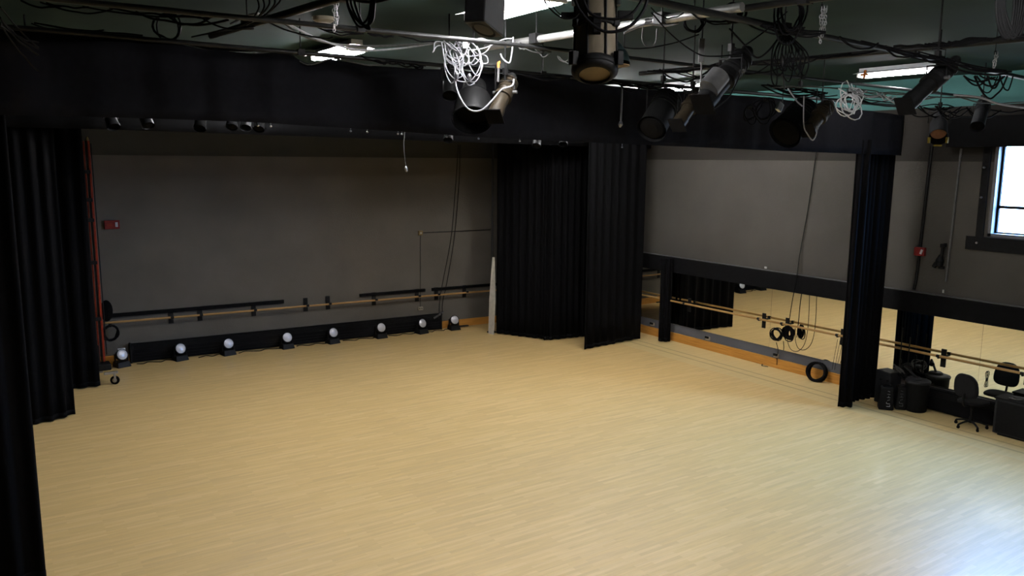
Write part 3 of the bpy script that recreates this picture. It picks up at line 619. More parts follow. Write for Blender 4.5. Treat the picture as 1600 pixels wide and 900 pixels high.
# office chair, facing the mirror
def chair():
    c = Vector((14.30, 6.93, 0)); f = Vector((.98, -.06, 0)).normalized(); s = Vector((-f.y, f.x, 0))
    r = thing('office_chair', c, 'black armless swivel chair facing the mirror, backrest toward the viewer', 'chair')
    def W(a, b_, z): return c+f*a+s*b_+Vector((0, 0, z))
    for k in range(5):
        an = math.radians(72*k+20); d = f*math.cos(an)+s*math.sin(an); e_ = c+d*.255
        b = MB(); b.tube(smooth_path([c+Vector((0, 0, .12)), c+d*.13+Vector((0, 0, .11)), e_+Vector((0, 0, .075))], 4), .017, 8); leg = b.build('leg', 'blackm', r)
        b = MB(); t = Vector((-d.y, d.x, 0)); q = e_+Vector((0, 0, .028)); b.rev(q-t*.018, q+t*.018, [(0, .02), (.2, .028), (.8, .028), (1, .02)], 12); b.box(e_+Vector((0, 0, .062)), (.03, .03, .02)); b.build('caster', 'rubber', leg)
    MB().rev(c+Vector((0, 0, .09)), c+Vector((0, 0, .42)), [(0, .035), (.3, .035), (.31, .022), (.7, .022), (.71, .03), (1, .03)], 12).build('gas_column', 'blackm', r)
    MB().box(W(.0, 0, .425), (.16, .16, .03), rotz(math.degrees(math.atan2(f.y, f.x)))).build('seat_plate', 'blackm', r)
    # seat: rounded slab
    vs = []; fs = []; n = 28
    def ring(z, k):
        out = []
        for i in range(n):
            a = 2*math.pi*i/n; ca, sa = math.cos(a), math.sin(a); e2 = .62
            out.append(W(.02+.225*k*math.copysign(abs(ca)**e2, ca), .225*k*math.copysign(abs(sa)**e2, sa), z))
        return out
    R_ = [ring(.435, .85), ring(.445, .97), ring(.47, 1.0), ring(.49, .95), ring(.50, .75)]
    b = MB()
    for p, q in zip(R_, R_[1:]): b.add(p+q, [[i, (i+1) % n, n+(i+1) % n, n+i] for i in range(n)], True)
    b.add(R_[0], [list(range(n))[::-1]]); b.add(R_[-1], [list(range(n))], True); b.build('seat', 'chairfab', r)
    MB().tube(smooth_path([W(-.05, 0, .43), W(-.22, 0, .43), W(-.285, 0, .50), W(-.30, 0, .66)]), .02, 8).build('back_bar', 'blackm', r)
    b = MB(); R_ = []
    for (off, k) in ((-.030, .80), (-.022, .97), (0, 1.0), (.022, .95), (.03, .78)):
        out = []
        for i in range(n):
            a = 2*math.pi*i/n; ca, sa = math.cos(a), math.sin(a); e2 = .7
            u = .215*k*math.copysign(abs(ca)**e2, ca)*(1-.15*sa); v = .22*k*math.copysign(abs(sa)**e2, sa)
            out.append(W(-.27+off+.35*u*u*2-.12*v, u, .79+v))
        R_.append(out)
    for p, q in zip(R_, R_[1:]): b.add(p+q, [[i, (i+1) % n, n+(i+1) % n, n+i] for i in range(n)], True)
    b.add(R_[0], [list(range(n))[::-1]], True); b.add(R_[-1], [list(range(n))], True); b.build('backrest', 'chairfab', r)
chair()
# cabinet at the right edge
r = thing('road_cabinet', (14.56, 5.85, 0), 'low dark grey equipment cabinet at the right edge under the mirror', 'cabinet')
MB().box((14.46, 5.88, .33), (.36, 1.35, .60)).build('body', 'greyplastic', r, bevel=.012)
MB().box((14.46, 5.88, .645), (.38, 1.38, .03)).build('top', 'black', r, bevel=.006)
for y in (6.2, 5.55):
    d = MB().box((14.272, y, .33), (.014, .62, .54)).build('door', 'black', r, bevel=.004)
    MB().box((14.258, y-.24, .40), (.02, .02, .10)).build('door_handle', 'steel', d)
MB().box((14.46, 5.88, .015), (.3, 1.2, .03)).build('plinth', 'black', r)
coil((14.42, 6.25, .69), .09, (.1, .1, 1), 6, .008, 'greycable2', 'cable_coil', 'thin grey cable tangle lying on top of the low cabinet', seed=31, jit=.3, tie=False)
r = thing('lidded_case', (14.45, 5.85, .66), 'small clear-lidded case on the low cabinet beside the cable tangle', 'case')
MB().box((14.46, 5.9, .70), (.22, .3, .078)).build('body', 'greyplastic', r, bevel=.008); MB().box((14.46, 5.9, .746), (.23, .31, .014)).build('lid', 'silver', r, bevel=.003)
tag(MB().rev((13.55, 4.75, 0.001), (13.55, 4.75, .022), [(0, .035), (.5, .03), (1, .012)], 10).build('bottle_cap', 'black', origin=(13.55, 4.75, 0)), 'tiny dark cap lying alone on the bare floor at right', 'cap')

# ------------------------------------------------------------------ ceiling fluorescent fixtures
def make_fixture(single=False):
    r = thing('ceiling_light', (0, 0, 6.02), '', 'ceiling light', 'twin tube fluorescent ceiling lights')
    # tray: slopes of white enamel, open below
    b = MB(); hl = .68; zt = CZ; 
    b.box((0, 0, zt-.03), (.16, 2*hl, .06)); b.build('channel', 'whitemetal', r)
    b = MB()
    for s in (-1, 1):
        b.add([(s*.07, -hl, zt-.06), (s*.25, -hl, zt-.10), (s*.25, hl, zt-.10), (s*.07, hl, zt-.06)], [[0, 1, 2, 3]])
    b.add([(-.07, -hl, zt-.061), (.07, -hl, zt-.061), (.07, hl, zt-.061), (-.07, hl, zt-.061)], [[0, 1, 2, 3]])
    b.build('reflector', 'whitemetal', r, solid=.004)
    for s in ((0,) if single else (-1, 1)):
        t = MB().cyl((s*.11, -hl+.05, zt-.135), (s*.11, hl-.05, zt-.135), .022, n=10).build('tube', 'tube_dim' if single else 'tube', r)
    for s in (-1, 1): MB().box((0, s*(hl-.02), zt-.11), (.30, .03, .08)).build('lamp_holder', 'whitemetal', r, bevel=.004)
    return r
fx = make_fixture()
spots = [(4.35, 11.0, 'twin tube light above the left part of the valance'), (4.45, 6.75, 'largest twin tube light, behind the hanging loudspeaker'), (12.60, 7.74, 'single bright tube light at right with an orange tag, above the black lantern'),
         (11.85, 11.6, 'twin tube light just visible past the long diagonal lantern'),
         (4.2, 14.6, 'added twin tube light over the left far stage, hidden by the valance'), (8.2, 13.2, 'added twin tube light over the middle stage, hidden by the valance'), (11.2, 13.3, 'added twin tube light over the far right stage, hidden by the valance'), (4.45, 2.4, 'unseen twin tube light overhead left, above the frame'), (5.8, .6, 'unseen twin tube light overhead near the viewer'), (4.4, -1.2, 'unseen twin tube light behind the viewer at left')]  # upstage tubes added to light the far end; near ones are unseen repeats
for i, (x, y, lb) in enumerate(spots):
    o = fx if i == 0 else (make_fixture(True) if i == 2 else copy_tree(fx)); o.location = (x, y, 6.02); o['label'] = lb

# ------------------------------------------------------------------ lighting pipes
PIPES = {}
def pipe(a, b_, r, m, label, hang=True, clamps=0):
    a = Vector(a); b_ = Vector(b_); t = thing('lighting_pipe', (a+b_)/2, label, 'pipe')
    MB().cyl(a, b_, r, n=12).build('rail', m, t)
    if hang:
        L = (b_-a).length; n = max(2, int(L/2.8))
        for i in range(n):
            q = a+(b_-a)*((i+.5)/n)
            h = MB(); h.cyl(q+Vector((0, 0, r)), Vector((q.x, q.y, CZ)), .008, n=6); h.box(q+Vector((0, 0, r*.2)), (2.6*r+.01, 2.6*r+.01, 2.6*r)); h.build('hanger', 'blackm', t)
    return t
zP = 5.8; zQ = 5.87
pipe((-1.7, 9.40, 5.84), (14.6, 8.70, 5.62), .026, 'pipe', 'pipe carrying the long valance across the room')
pipe((-1.7, 7.42, zP), (4.75, 7.34, zP), .024, 'pipe', 'dark cross pipe at upper left above the valance')
pipe((4.75, 7.34, zP), (14.7, 7.5, 5.72), .022, 'pipe', 'thin dark cross pipe running right from the grey cable tangle')
pipe((1.2, 4.34, zP), (14.7, 6.1, zP), .03, 'pipe', 'long dark pipe sloping from top centre to the right edge')
pipe(Z(760, 74, zQ), Z(1160, 11, zQ), .04, 'alu', 'thick silver pipe behind the beige lantern')
pipe(Z(1000, 115, zQ), Z(1700, 52, zQ), .032, 'pipe', 'dark pipe wrapped in cables above the right tube light')
pipe(Z(330, 56, zQ), Z(640, -35, zQ), .034, 'pipe', 'dark pipe rising out of the top edge at upper left')
pipe(Z(1010, 34, zQ), Z(1360, -14, zQ), .03, 'pipe', 'dark pipe near the top edge right of the beige lantern')
pipe((-1.7, 13.0, 5.5), (14.6, 12.9, 5.5), .026, 'pipe', 'back pipe hidden behind the valance, carrying small lanterns')
pipe((-1.7, 15.7, 5.78), (14.6, 15.7, 5.78), .024, 'pipe', 'pipe carrying the second border curtain')

# ------------------------------------------------------------------ stage lanterns
def lantern(a, b_, r, kind, label, top=None, body='blackm', face='lens', front=None, name='stage_lantern', cat='stage lantern', yoke=True):
    """a = rear end, b_ = lens end of the barrel (world points)"""
    a = Vector(a); b_ = Vector(b_); d = b_-a; L = d.length; dn = d.normalized(); mid = a+d*.42
    root = thing(name, mid, label, cat, None)
    side = dn.cross(Vector((0, 0, 1))); side = side.normalized() if side.length > .1 else rt.copy()
    if kind == 'profile':   # ellipsoidal: cap, lamp house, shutter gate, lens tube
        MB().rev(a, a+d*.12, [(0, r*.45), (.3, r*.62), (1, r*.65)], 16).build('rear_cap', front or body, root)
        b = MB(); b.rev(a+d*.12, a+d*.48, [(0, r*.7), (.15, r*.95), (.85, r*1.05), (1, r*.9)], 20)
        for k in range(4): b.rev(a+d*(.17+k*.07), a+d*(.19+k*.07), [(0, r*1.1), (1, r*1.1)], 20)
        b.build('lamp_house', body, root)
        MB().rev(a+d*.48, a+d*.56, [(0, r*1.12), (1, r*1.12)], 20).build('shutter_gate', body, root)
        b = MB(); b.rev(a+d*.56, b_-dn*.012, [(0, r*.86), (.6, r*.86), (.62, r*.95), (1, r*.95)], 20, True, False); b.build('lens_tube', body, root)
        MB().rev(b_-dn*.03, b_-dn*.022, [(0, r*.84), (1, r*.84)], 20).build('lens', face, root)
        MB().box(b_, (r*2.1, r*2.1, .012), dn.to_track_quat('Z', 'Y').to_matrix()).build('colour_frame', 'ledge', root)
        kn = MB()
        for s in (-1, 1): kn.cyl(mid+side*s*r, mid+side*s*(r+.05), .018, n=8)
        kn.build('tilt_knob', 'silver', root)
    elif kind == 'fresnel':
        b = MB(); b.rev(a, b_, [(0, r*.7), (.06, r*.9), (.5, r*.96), (.94, r), (1, r*1.06)], 20, True, False); b.build('lamp_house', body, root)
        b = MB()
        for k in range(5): b.rev(a+d*(.08+k*.08), a+d*(.10+k*.08), [(0, r*1.02), (1, r*1.02)], 20)
        b.build('cooling_fin', body, root)
        MB().rev(b_-dn*.03, b_-dn*.005, [(0, r*.92), (.6, r*.8), (1, r*.4)], 20).build('lens', face, root)
        MB().rev(a-dn*.02, a+dn*.01, [(0, r*.3), (1, r*.72)], 16).build('rear_cap', front or body, root)
    elif kind == 'par':
        b = MB(); b.rev(a, b_, [(0, r*.4), (.08, r*.62), (.3, r*.68), (.45, r*.95), (1, r)], 22, True, False); b.build('lamp_house', body, root)
        MB().rev(b_-d*.25, b_-d*.2, [(0, r*.9), (1, r*.9)], 22).build('lens', face, root)
        MB().rev(b_-dn*.03, b_, [(0, r*1.08), (1, r*1.08)], 22, False, False).build('colour_frame', body, root)
    if yoke:
        topp = Vector(top) if top else mid+Vector((0, 0, max(.22, r*2.2)))
        hub = topp-Vector((0, 0, .10)); b = MB(); e1 = mid+side*(r*1.18); e2 = mid-side*(r*1.18)
        up1 = Vector((e1.x, e1.y, 0))+Vector((hub.x-mid.x, hub.y-mid.y, hub.z))*1.0; up2 = Vector((e2.x, e2.y, 0))+Vector((hub.x-mid.x, hub.y-mid.y, hub.z))
        b.tube([e1, up1, up2, e2], .011, 4); b.build('yoke', 'blackm', root)
        b = MB(); b.cyl(hub, topp, .014, n=8); b.box(topp, (.045, .045, .07)); b.cyl(topp+Vector((.02, 0, 0)), topp+Vector((.06, 0, 0)), .008, n=6); b.build('clamp', 'blackm', root)
        if topp.z < CZ-.1: MB().cyl(topp, Vector((topp.x, topp.y, CZ)), .010, n=6).build('drop_arm', 'blackm', root)
    return root
def lan(p0, p1, d0, d1, rpx, kind, label, **k):
    a = D(p0[0], p0[1], d0); b_ = D(p1[0], p1[1], d1); return lantern(a, b_, rpx*(d0+d1)/2/F, kind, label, **k)
# big beige lantern pointing down
def beige():
    a = D(930, -75, 5.75); b_ = D(929, 112, 5.45); r = 33*5.6/F; d = b_-a; dn = d.normalized(); root = thing('stage_lantern', b_, 'large beige lantern pointing straight down with a black yoke, top centre', 'stage lantern')
    side = rt.copy(); out = dn.cross(side).normalized(); out = out if out.dot(fw) < 0 else -out
    MB().rev(a, b_, [(0, r*.8), (.1, r*.95), (.62, r), (1, r)], 28, True, False).build('barrel', 'beige', root)
    MB().rev(b_-dn*.02, b_+dn*.006, [(0, r*.85), (1, r*.8)], 24).build('lens', 'domein', root)
    b = MB(); b.rev(b_-dn*.045, b_-dn*.0, [(0, r*1.06), (1, r*1.06)], 28, False, False); b.rev(b_, b_+dn*.03, [(0, r*1.05), (1, r*.72)], 28, False, False)
    b.build('front_ring', 'black', root, solid=.006)
    for ang in (-1.25, -.42, .42, 1.25):
        q = out*math.cos(ang)+side*math.sin(ang); MB().tube([a+d*.1+q*r*1.03, b_-dn*.04+q*r*1.03], .008, 5).build('rib', 'blackm', root)
    b = MB(); P = []
    for i in range(13):
        an = -1.25+2.5*i/12; q = out*math.cos(an)+side*math.sin(an); P.append(a+d*(.66+.035*math.cos(an*1.2))+q*r*1.06)
    b.tube(P, .016, 6); c = a+d*.70+out*r*1.08; b.box(c, (.055, .05, .085), dn.to_track_quat('Z', 'Y').to_matrix()); b.box(c+dn*.07, (.05, .035, .07), dn.to_track_quat('Z', 'Y').to_matrix())
    for an in (-.95, .95):
        q = out*math.cos(an)+side*math.sin(an); b.box(a+d*.672+q*r*1.08, (.05, .05, .045))
    b.build('yoke_clamp', 'black', root, bevel=.005)
    for s in (-1, 1):
        MB().tube([a+d*.25+side*s*r*1.05+out*r*.4, a+d*.52+side*s*r*1.05+out*r*.55], .014, 8).build('side_rod', 'steel', root)
        c = b_-dn*.04+side*s*r*1.02+out*.1; MB().box(c, (.05, .05, .09)).build('corner_block', 'black', root, bevel=.005)
    MB().box(a+d*.56-side*(r+.045)+out*.02, (.09, .05, .04), rotz(-33)).build('side_knob', 'black', root, bevel=.006)
    MB().box(a+d*.56+side*(r+.06)+out*.02, (.11, .06, .06), rotz(-33)).build('side_bracket', 'black', root, bevel=.006)
beige()
# tapered black loudspeaker seen from below
def speaker():
    f = [D(725, 33, 5.0), D(757, 32, 5.0), D(787, 57, 5.6), D(752, 58, 5.6)]     # bottom face corners
    zt = .62; tp = [q+Vector((.05, .03, zt)) for q in f]; cen = sum(f, Vector())/4
    root = thing('loudspeaker', cen, 'black box loudspeaker hanging at top centre in front of the largest tube light', 'loudspeaker')
    MB().hexa(f, tp).build('cabinet', 'black', root, bevel=.008)
    n = (f[1]-f[0]).cross(f[3]-f[0]).normalized(); n = n if n.z < 0 else -n
    k = MB(); e1 = (f[1]-f[0]+f[2]-f[3])/2; e2 = (f[3]-f[0]+f[2]-f[1])/2
    ring = [cen+n*.012+e1*.42*math.cos(t)+e2*.42*math.sin(t) for t in [2*math.pi*i/24 for i in range(24)]]; rin = [cen+n*.004+(q-cen-n*.012)*.8 for q in ring]
    k.add(ring+rin, [[i, (i+1) % 24, 24+(i+1) % 24, 24+i] for i in range(24)], True); k.add(rin, [list(range(24))]); k.build('speaker_cone', 'rubber', root)
    g = MB(); c2 = [cen+n*.003+(q-cen)*.97 for q in f]; g.add(c2, [[0, 1, 2, 3]]); g.build('baffle', 'greyplastic', root, solid=.004)
    t0 = sum(tp, Vector())/4; MB().tube([t0-e1*.5+Vector((0, 0, -.3)), t0-e1*.5+Vector((0, 0, .02)), t0+e1*.5+Vector((0, 0, .02)), t0+e1*.5+Vector((0, 0, -.3))], .012, 5).build('bracket', 'blackm', root)
speaker()
# pendant dome behind beige lantern
a = D(955, 62, 7.0); b_ = D(957, 101, 7.0)
root = thing('pendant_shade', b_, 'green dome shade with a cream underside, half behind the beige lantern', 'lamp shade')
MB().rev(a, b_, [(0, .03), (.1, .06), (.55, .13), (1, .155)], 24, True, False).build('shade', 'dome', root, solid=.004)
MB().rev(b_-Vector((0, 0, .012)), b_-Vector((0, 0, .004)), [(0, .15), (1, .15)], 24).build('diffuser', 'domein', root)
MB().tube([a, Vector((a.x, a.y, CZ))], .008).build('stem', 'blackm', root)

lan((702, 108), (703, 150), 8.9, 8.7, 11, 'fresnel', 'slim dark lantern under the left end of the pale grey cable tangle', front='steel')
lan((742, 128), (737, 188), 9.0, 8.7, 29, 'par', 'wide dark bucket lantern below the pale cable tangle')
lan((801, 118), (772, 182), 8.9, 8.5, 13, 'profile', 'small lantern with a silver rear under the orange-taped rod', body='brown', front='steel')
lan((1170, 78), (1098, 163), 7.7, 7.3, 17, 'profile', 'long diagonal black lantern with a silver barrel band, right of centre', front='black')
q0, q1 = D(1128, 108, 7.2), D(1104, 135, 7.15)
lan((1098, 138), (1058, 196), 9.6, 9.3, 12, 'profile', 'brown lantern just below the end of the long diagonal lantern', body='brown')
lan((1046, 152), (1018, 202), 10.0, 9.6, 22, 'fresnel', 'broad dark lantern hanging before the valance, left of the brown one', body='black')
lan((1262, 172), (1226, 208), 12.2, 11.9, 25, 'fresnel', 'big black lantern pointing down left in front of the valance, beside brown one', body='black', front='silver')
lan((1298, 160), (1262, 204), 12.0, 11.7, 12, 'profile', 'brown lantern touching the big black one, left of the white cable coil', body='brown', front='silver')
lan((1496, 92), (1414, 166), 7.9, 7.6, 14, 'profile', 'long black lantern crossing the end of the bright right tube light', body='blackm')
am = lan((1467, 178), (1466, 214), 13.0, 12.5, 13, 'par', 'lantern with an orange lens and yellow clips near the right window', body='ledge', face='amber')
a = D(1466, 216, 12.5)
for s in (-1, 1):
    MB().box(a+rt*s*.14+Vector((0, 0, -.03)), (.035, .03, .09)).build('clip', 'yellow', am)
MB().box(a+Vector((0, 0, -.11)), (.12, .03, .025), rotz(-33)).build('clip', 'yellow', am)
lan((1538, 158), (1527, 198), 12.8, 12.5, 10, 'fresnel', 'small grey can lantern hanging before the black window pelmet', body='greyplastic')
lan((28, 72), (66, 128), 9.2, 8.8, 13, 'profile', 'dark lantern with a yellow edged frame in the shadow at far left', body='black')
q = D(76, 118, 8.7); b = MB(); b.tube([D(72, 124, 8.7), D(80, 113, 8.7)], .012, 5); tag(b.build('gel_edge', 'yellow', origin=tuple(q)), 'thin yellow strip edging the dark far left lantern', 'strip')
# small lanterns peeking below the valance from the back pipe
def yl(px, py, y=13.0): return Y(px, py, y)
for i, (px, lb, bd) in enumerate(((178, 'grey slanted lantern peeking below the valance, leftmost', 'greyplastic'), (232, 'grey lantern peeking below the valance, second from left', 'greyplastic'),
                           (312, 'black lantern peeking below the valance between grey and bright ones', 'black'), (362, 'grey lantern peeking below the valance left of the bright one', 'greyplastic'), (384, 'bright silver lantern peeking below the valance', 'steel'),
                           (404, 'dark lantern right of the bright silver lantern under the valance', 'black'), (700, 'small dark lantern peeking below the middle of the valance', 'blackm'), (838, 'small dark lantern under the valance above the corner curtains, left', 'blackm'), (880, 'small dark lantern under the valance above the corner curtains, right', 'blackm'))):
    hz = [199, 197, 201, 199, 200, 202, 219, 228, 226][i]
    p1 = yl(px, hz, 12.85); p0 = yl(px+(-9 if i < 2 else 3), hz-24, 13.0)
    lantern(p0, p1, .085, 'fresnel' if i % 2 else 'par', lb, top=(p0.x, 12.95, 5.5), body=bd)
for i, px in enumerate((403, 423, 548, 574, 622, 628, 698, 748, 812, 972)):
    q = Y(px, 191.5+(px-400)*.0595+4.5, 9.9); b = MB(); b.tube([q+Vector((0, 0, .5)), q+Vector((0, 0, .02))], .006, 5); b.sphere(q, .012, (1.3, 1, 1), 8, 6)
    b2_ = tag(b.build('track_hook', 'steel', origin=tuple(q)), 'tiny shiny hook glinting just under the valance edge', 'hook', 'shiny hooks along the valance edge')

# silver mid barrel on the long diagonal lantern = its own wrap
tag(MB().rev(D(1125, 117, 7.3), D(1107, 139, 7.26), [(0, .098), (1, .098)], 18).build('foil_wrap', 'silver', origin=tuple(D(1115, 128, 7.3))), 'silver sleeve around the barrel of the long diagonal lantern', 'sleeve')

# ------------------------------------------------------------------ chains, rods, labels on rods
def chain(p, n, label, loops=1):
    p = Vector(p); root = thing('chain', p, label, 'chain'); b = MB(); L = .034
    rnd = random.Random(n)
    for j in range(loops):
        q = p+rt*(j*.02)
        for i in range(n-j*2):
            c = q+Vector((rnd.uniform(-.004, .004), 0, -i*L*.78)) + rt*(.006*math.sin(i*1.3+j)); ax = rt if i % 2 else (rt*.3+Vector((fw.x, fw.y, 0))).normalized()
            b.tube([c+ax*(.010*math.cos(t))+Vector((0, 0, .019*math.sin(t))) for t in [2*math.pi*k/8 for k in range(8)]], .0042, 5, True)
    b.build('links', 'steel', root)
    MB().cyl(p, Vector((p.x, p.y, CZ)), .005, n=5).build('wire', 'blackm', root)
    MB().rev(p+Vector((0, 0, -.01)), p+Vector((0, 0, .03)), [(0, .012), (1, .012)], 8).build('hook', 'blackm', root)
chain(D(522, 2, 7.0), 10, 'short steel chain hanging from a pipe at upper left', 2)
chain(D(1284, 12, 7.2), 12, 'steel chain hanging over the sloping dark pipe at upper right', 3)
chain(D(1555, 84, 8.5), 7, 'small chain loop hanging below the cable wrapped pipe at far right', 2)
chain(D(1475, 108, 11), 6, 'faint short chain behind the right tube light', 1)
r = thing('hanging_connector', D(1096, 60, 7.9), 'pale grey cable connector box hanging on a cord left of the diagonal lantern', 'connector')
MB().box(D(1096, 79, 7.9), (.055, .03, .23), rotz(-33)).build('body', 'silver', r, bevel=.008)
MB().tube(smooth_path([Vector((D(1098, 40, 7.9).x, D(1098, 40, 7.9).y, CZ)), D(1098, 40, 7.9), D(1097, 62, 7.9)]), .008).build('upper_cord', 'rubber', r)
MB().tube(smooth_path([D(1096, 97, 7.9), D(1095, 130, 7.9), D(1092, 150, 7.9), D(1094, 163, 7.9)]), .008).build('lower_cord', 'greycable2', r)
r = thing('drop_rod', D(970, 134, 10.5), 'thin steel safety rod hanging in front of the valance, centre right', 'rod')
MB().tube([D(972, 134, 10.5), D(970, 192, 10.5)], .012, 6).build('rod', 'silver', r); MB().rev(D(970, 190, 10.5), D(969, 199, 10.5), [(0, .02), (.5, .03), (1, .012)], 8).build('hook', 'steel', r)
r = thing('drop_rod', D(779, 98, 8.6), 'orange-taped vertical rod beside the pale cable tangle', 'rod')
MB().tube([D(779, 104, 8.6), D(778, 128, 8.6)], .014, 6).build('rod', 'silver', r); MB().tube([D(782, 97, 8.6), D(779, 98, 8.6), D(779, 106, 8.6)], .017, 6).build('tape', 'orange', r)
r = thing('smoke_detector', D(506, 28, 8.3), 'round beige detector on the ceiling at upper left', 'detector')
q = Z(506, 27, CZ); r.location = q
MB().rev(q+Vector((0, 0, -.06)), q, [(0, .07), (.4, .12), (1, .13)], 20).build('body', 'ivory', r)
r = thing('orange_tag', D(1348, 117, 10.4), 'small orange tape tag at the left end of the right tube light', 'tag')
b = MB(); b.tube([D(1352, 110, 10.4), D(1350, 122, 10.4)], .018, 5); b.tube([D(1345, 117, 10.4), D(1356, 116, 10.4)], .014, 5); b.build('tape', 'orange', r)

# ------------------------------------------------------------------ cables overhead
def pc(pts, rpx, m, label, group=None, **k):
    """cable through sighted points (px, py, depth)"""
    d = sum(p[2] for p in pts)/len(pts)
    return cable([D(*p) for p in pts], rpx*d/F, m, label, group=group, **k)
def sag(p0, p1, s, n=6, rnd=None):
    out = []
    for i in range(n+1):
        t = i/n; out.append(tuple(p0[k]+(p1[k]-p0[k])*t for k in range(3)))
    return [(x, y+s*4*(i/n)*(1-i/n)+(rnd.uniform(-1.5, 1.5) if rnd and 0 < i < n else 0), d) for i, (x, y, d) in enumerate(out)]
rnd = random.Random(5)
def drapes(n, pa, pb, smin, smax, rpx, m, label, group, spread=6, along=True):
    for i in range(n):
        if along:
            t0 = rnd.uniform(0, .75); t1 = min(1, t0+rnd.uniform(.15, .45))
        else: t0, t1 = 0, 1
        def L(t): return tuple(pa[k]+(pb[k]-pa[k])*t for k in range(3))
        a, b_ = L(t0), L(t1); a = (a[0], a[1]+rnd.uniform(-spread, spread)*.4, a[2]); b_ = (b_[0], b_[1]+rnd.uniform(-spread, spread)*.4, b_[2])
        pc(sag(a, b_, rnd.uniform(smin, smax), 6, rnd), rpx*rnd.uniform(.8, 1.2), m, label, group)
# upper left
drapes(9, (30, 2, 7.6), (420, 34, 7.7), 3, 16, 1.7, 'rubber', 'black cable slung along the cross pipe at upper left', 'black cables along the upper left pipe')
drapes(7, (40, 34, 9.0), (420, 80, 9.3), 1, 8, 1.4, 'rubber', 'thin black cable running along the valance pipe at left', 'thin cables along the left valance pipe')
coil(D(262, 42, 8.6), .13, fw, 3, .009, 'rubber', 'cable_coil', 'thin black cable ring hanging over the valance at upper left', seed=41, jit=.25)
pc([(360, 38, 8), (395, 22, 8), (430, 28, 8), (470, 55, 8.3), (520, 68, 8.6), (570, 72, 8.8), (640, 70, 8.8), (700, 66, 8.8)], 1.9, 'greycable2', 'grey cable curving from upper left past the tube light to the pale tangle')
pc([(400, 20, 7.9), (450, 38, 8.1), (500, 62, 8.4), (560, 78, 8.7), (620, 76, 8.8), (690, 66, 8.8)], 1.6, 'greycable', 'pale cable curving above the upper left tube light')
pc([(410, 30, 8), (450, 48, 8.1), (505, 60, 8.2), (520, 58, 8.2)], 1.3, 'rubber', 'thin black cable hanging below the pipe left of the chain')
pc([(395, 84, 9.2), (445, 81, 9.2), (480, 101, 9.2), (520, 92, 9.2), (560, 99, 9.2), (580, 102, 9.2), (620, 98, 9.2)], 1.1, 'greycable2', 'thin grey cable lying along the top edge of the valance')
for i in range(5):
    o = rnd.uniform(-6, 6); pc([(400+i*9, -8, 7), (404+i*8, 8+o, 7), (385+i*6, 30+o, 7.4), (340+i*5, 46+o*.5, 8), (300, 58, 8.8)], 1.4, 'rubber', 'black cable swooping from the top edge down to the valance pipe', group='black cables swooping at upper left')
for i, (x0, x1, yb) in enumerate(((540, 585, 42), (546, 582, 40), (552, 580, 45), (541, 579, 36))):
    pc([(x0, -20, 6), (x0+4, 10, 6), (x0+16, yb-6, 6), (x0+26, yb, 6), (x1-4, yb-8, 6), (x1, 10, 6), (x1+1, -20, 6)], 2.0, 'rubber', 'thick black cable loop dropping from the top edge left of centre', group='loops at the top edge left of centre')
coil(D(580, -12, 6), .17, fw, 5, .010, 'rubber', 'cable_coil', 'black cable hank cut by the top edge left of centre', seed=42, squash=.35)
# thick cables near the far left edge
drapes(5, (0, 20, 6), (60, 90, 7), 2, 10, 1.6, 'rubber', 'black cable hanging at the far left edge', 'cables at the far left edge', along=False, spread=60)
# left of centre along pipe to tangle
drapes(6, (475, 40, 8.4), (690, 64, 8.7), -2, 7, 1.2, 'rubber', 'black cable strapped to the pipe leading to the pale tangle', 'cables strapped left of the tangle')
drapes(6, (560, 88, 9.2), (690, 108, 9.2), -3, 6, 1.3, 'rubber', 'black cable lying on the valance pipe below the tangle', 'cables on the valance pipe below the tangle')
# the pale tangle
tl = 'pale grey cable looping in the bright tangle at centre left'; tg = 'pale cables of the bright tangle'
T_ = [[(690, 66, 8.6), (694, 90, 8.5), (700, 112, 8.5), (715, 126, 8.5), (735, 126, 8.5), (748, 108, 8.5), (752, 88, 8.6), (745, 72, 8.6)],
      [(693, 64, 8.6), (710, 78, 8.5), (735, 88, 8.5), (758, 82, 8.5), (766, 68, 8.5), (752, 60, 8.5), (735, 64, 8.6)],
      [(695, 68, 8.6), (712, 74, 8.5), (735, 78, 8.5), (760, 74, 8.5), (785, 62, 8.6), (800, 60, 8.6)],
      [(697, 70, 8.6), (706, 92, 8.5), (715, 108, 8.5), (722, 118, 8.5), (716, 122, 8.5)],
      [(728, 78, 8.5), (722, 100, 8.5), (728, 122, 8.5), (742, 128, 8.5), (751, 112, 8.5), (750, 90, 8.5), (738, 78, 8.6)],
      [(732, 78, 8.5), (733, 100, 8.5), (745, 118, 8.5), (754, 104, 8.5), (750, 86, 8.5)],
      [(738, 86, 8.5), (752, 98, 8.5), (762, 98, 8.5), (760, 88, 8.5), (748, 84, 8.6)],
      [(724, 84, 8.5), (721, 108, 8.5), (731, 132, 8.5), (742, 130, 8.5)],
      [(699, 72, 8.6), (705, 88, 8.5), (710, 104, 8.5), (722, 98, 8.5)], [(694, 64, 8.6), (698, 84, 8.5), (712, 96, 8.5)],
      [(700, 62, 8.6), (712, 60, 8.6), (718, 66, 8.5), (720, 78, 8.5)], [(678, 80, 8.6), (680, 66, 8.6), (692, 66, 8.6), (704, 70, 8.6)], [(676, 82, 8.6), (683, 72, 8.6), (695, 72, 8.6)]]
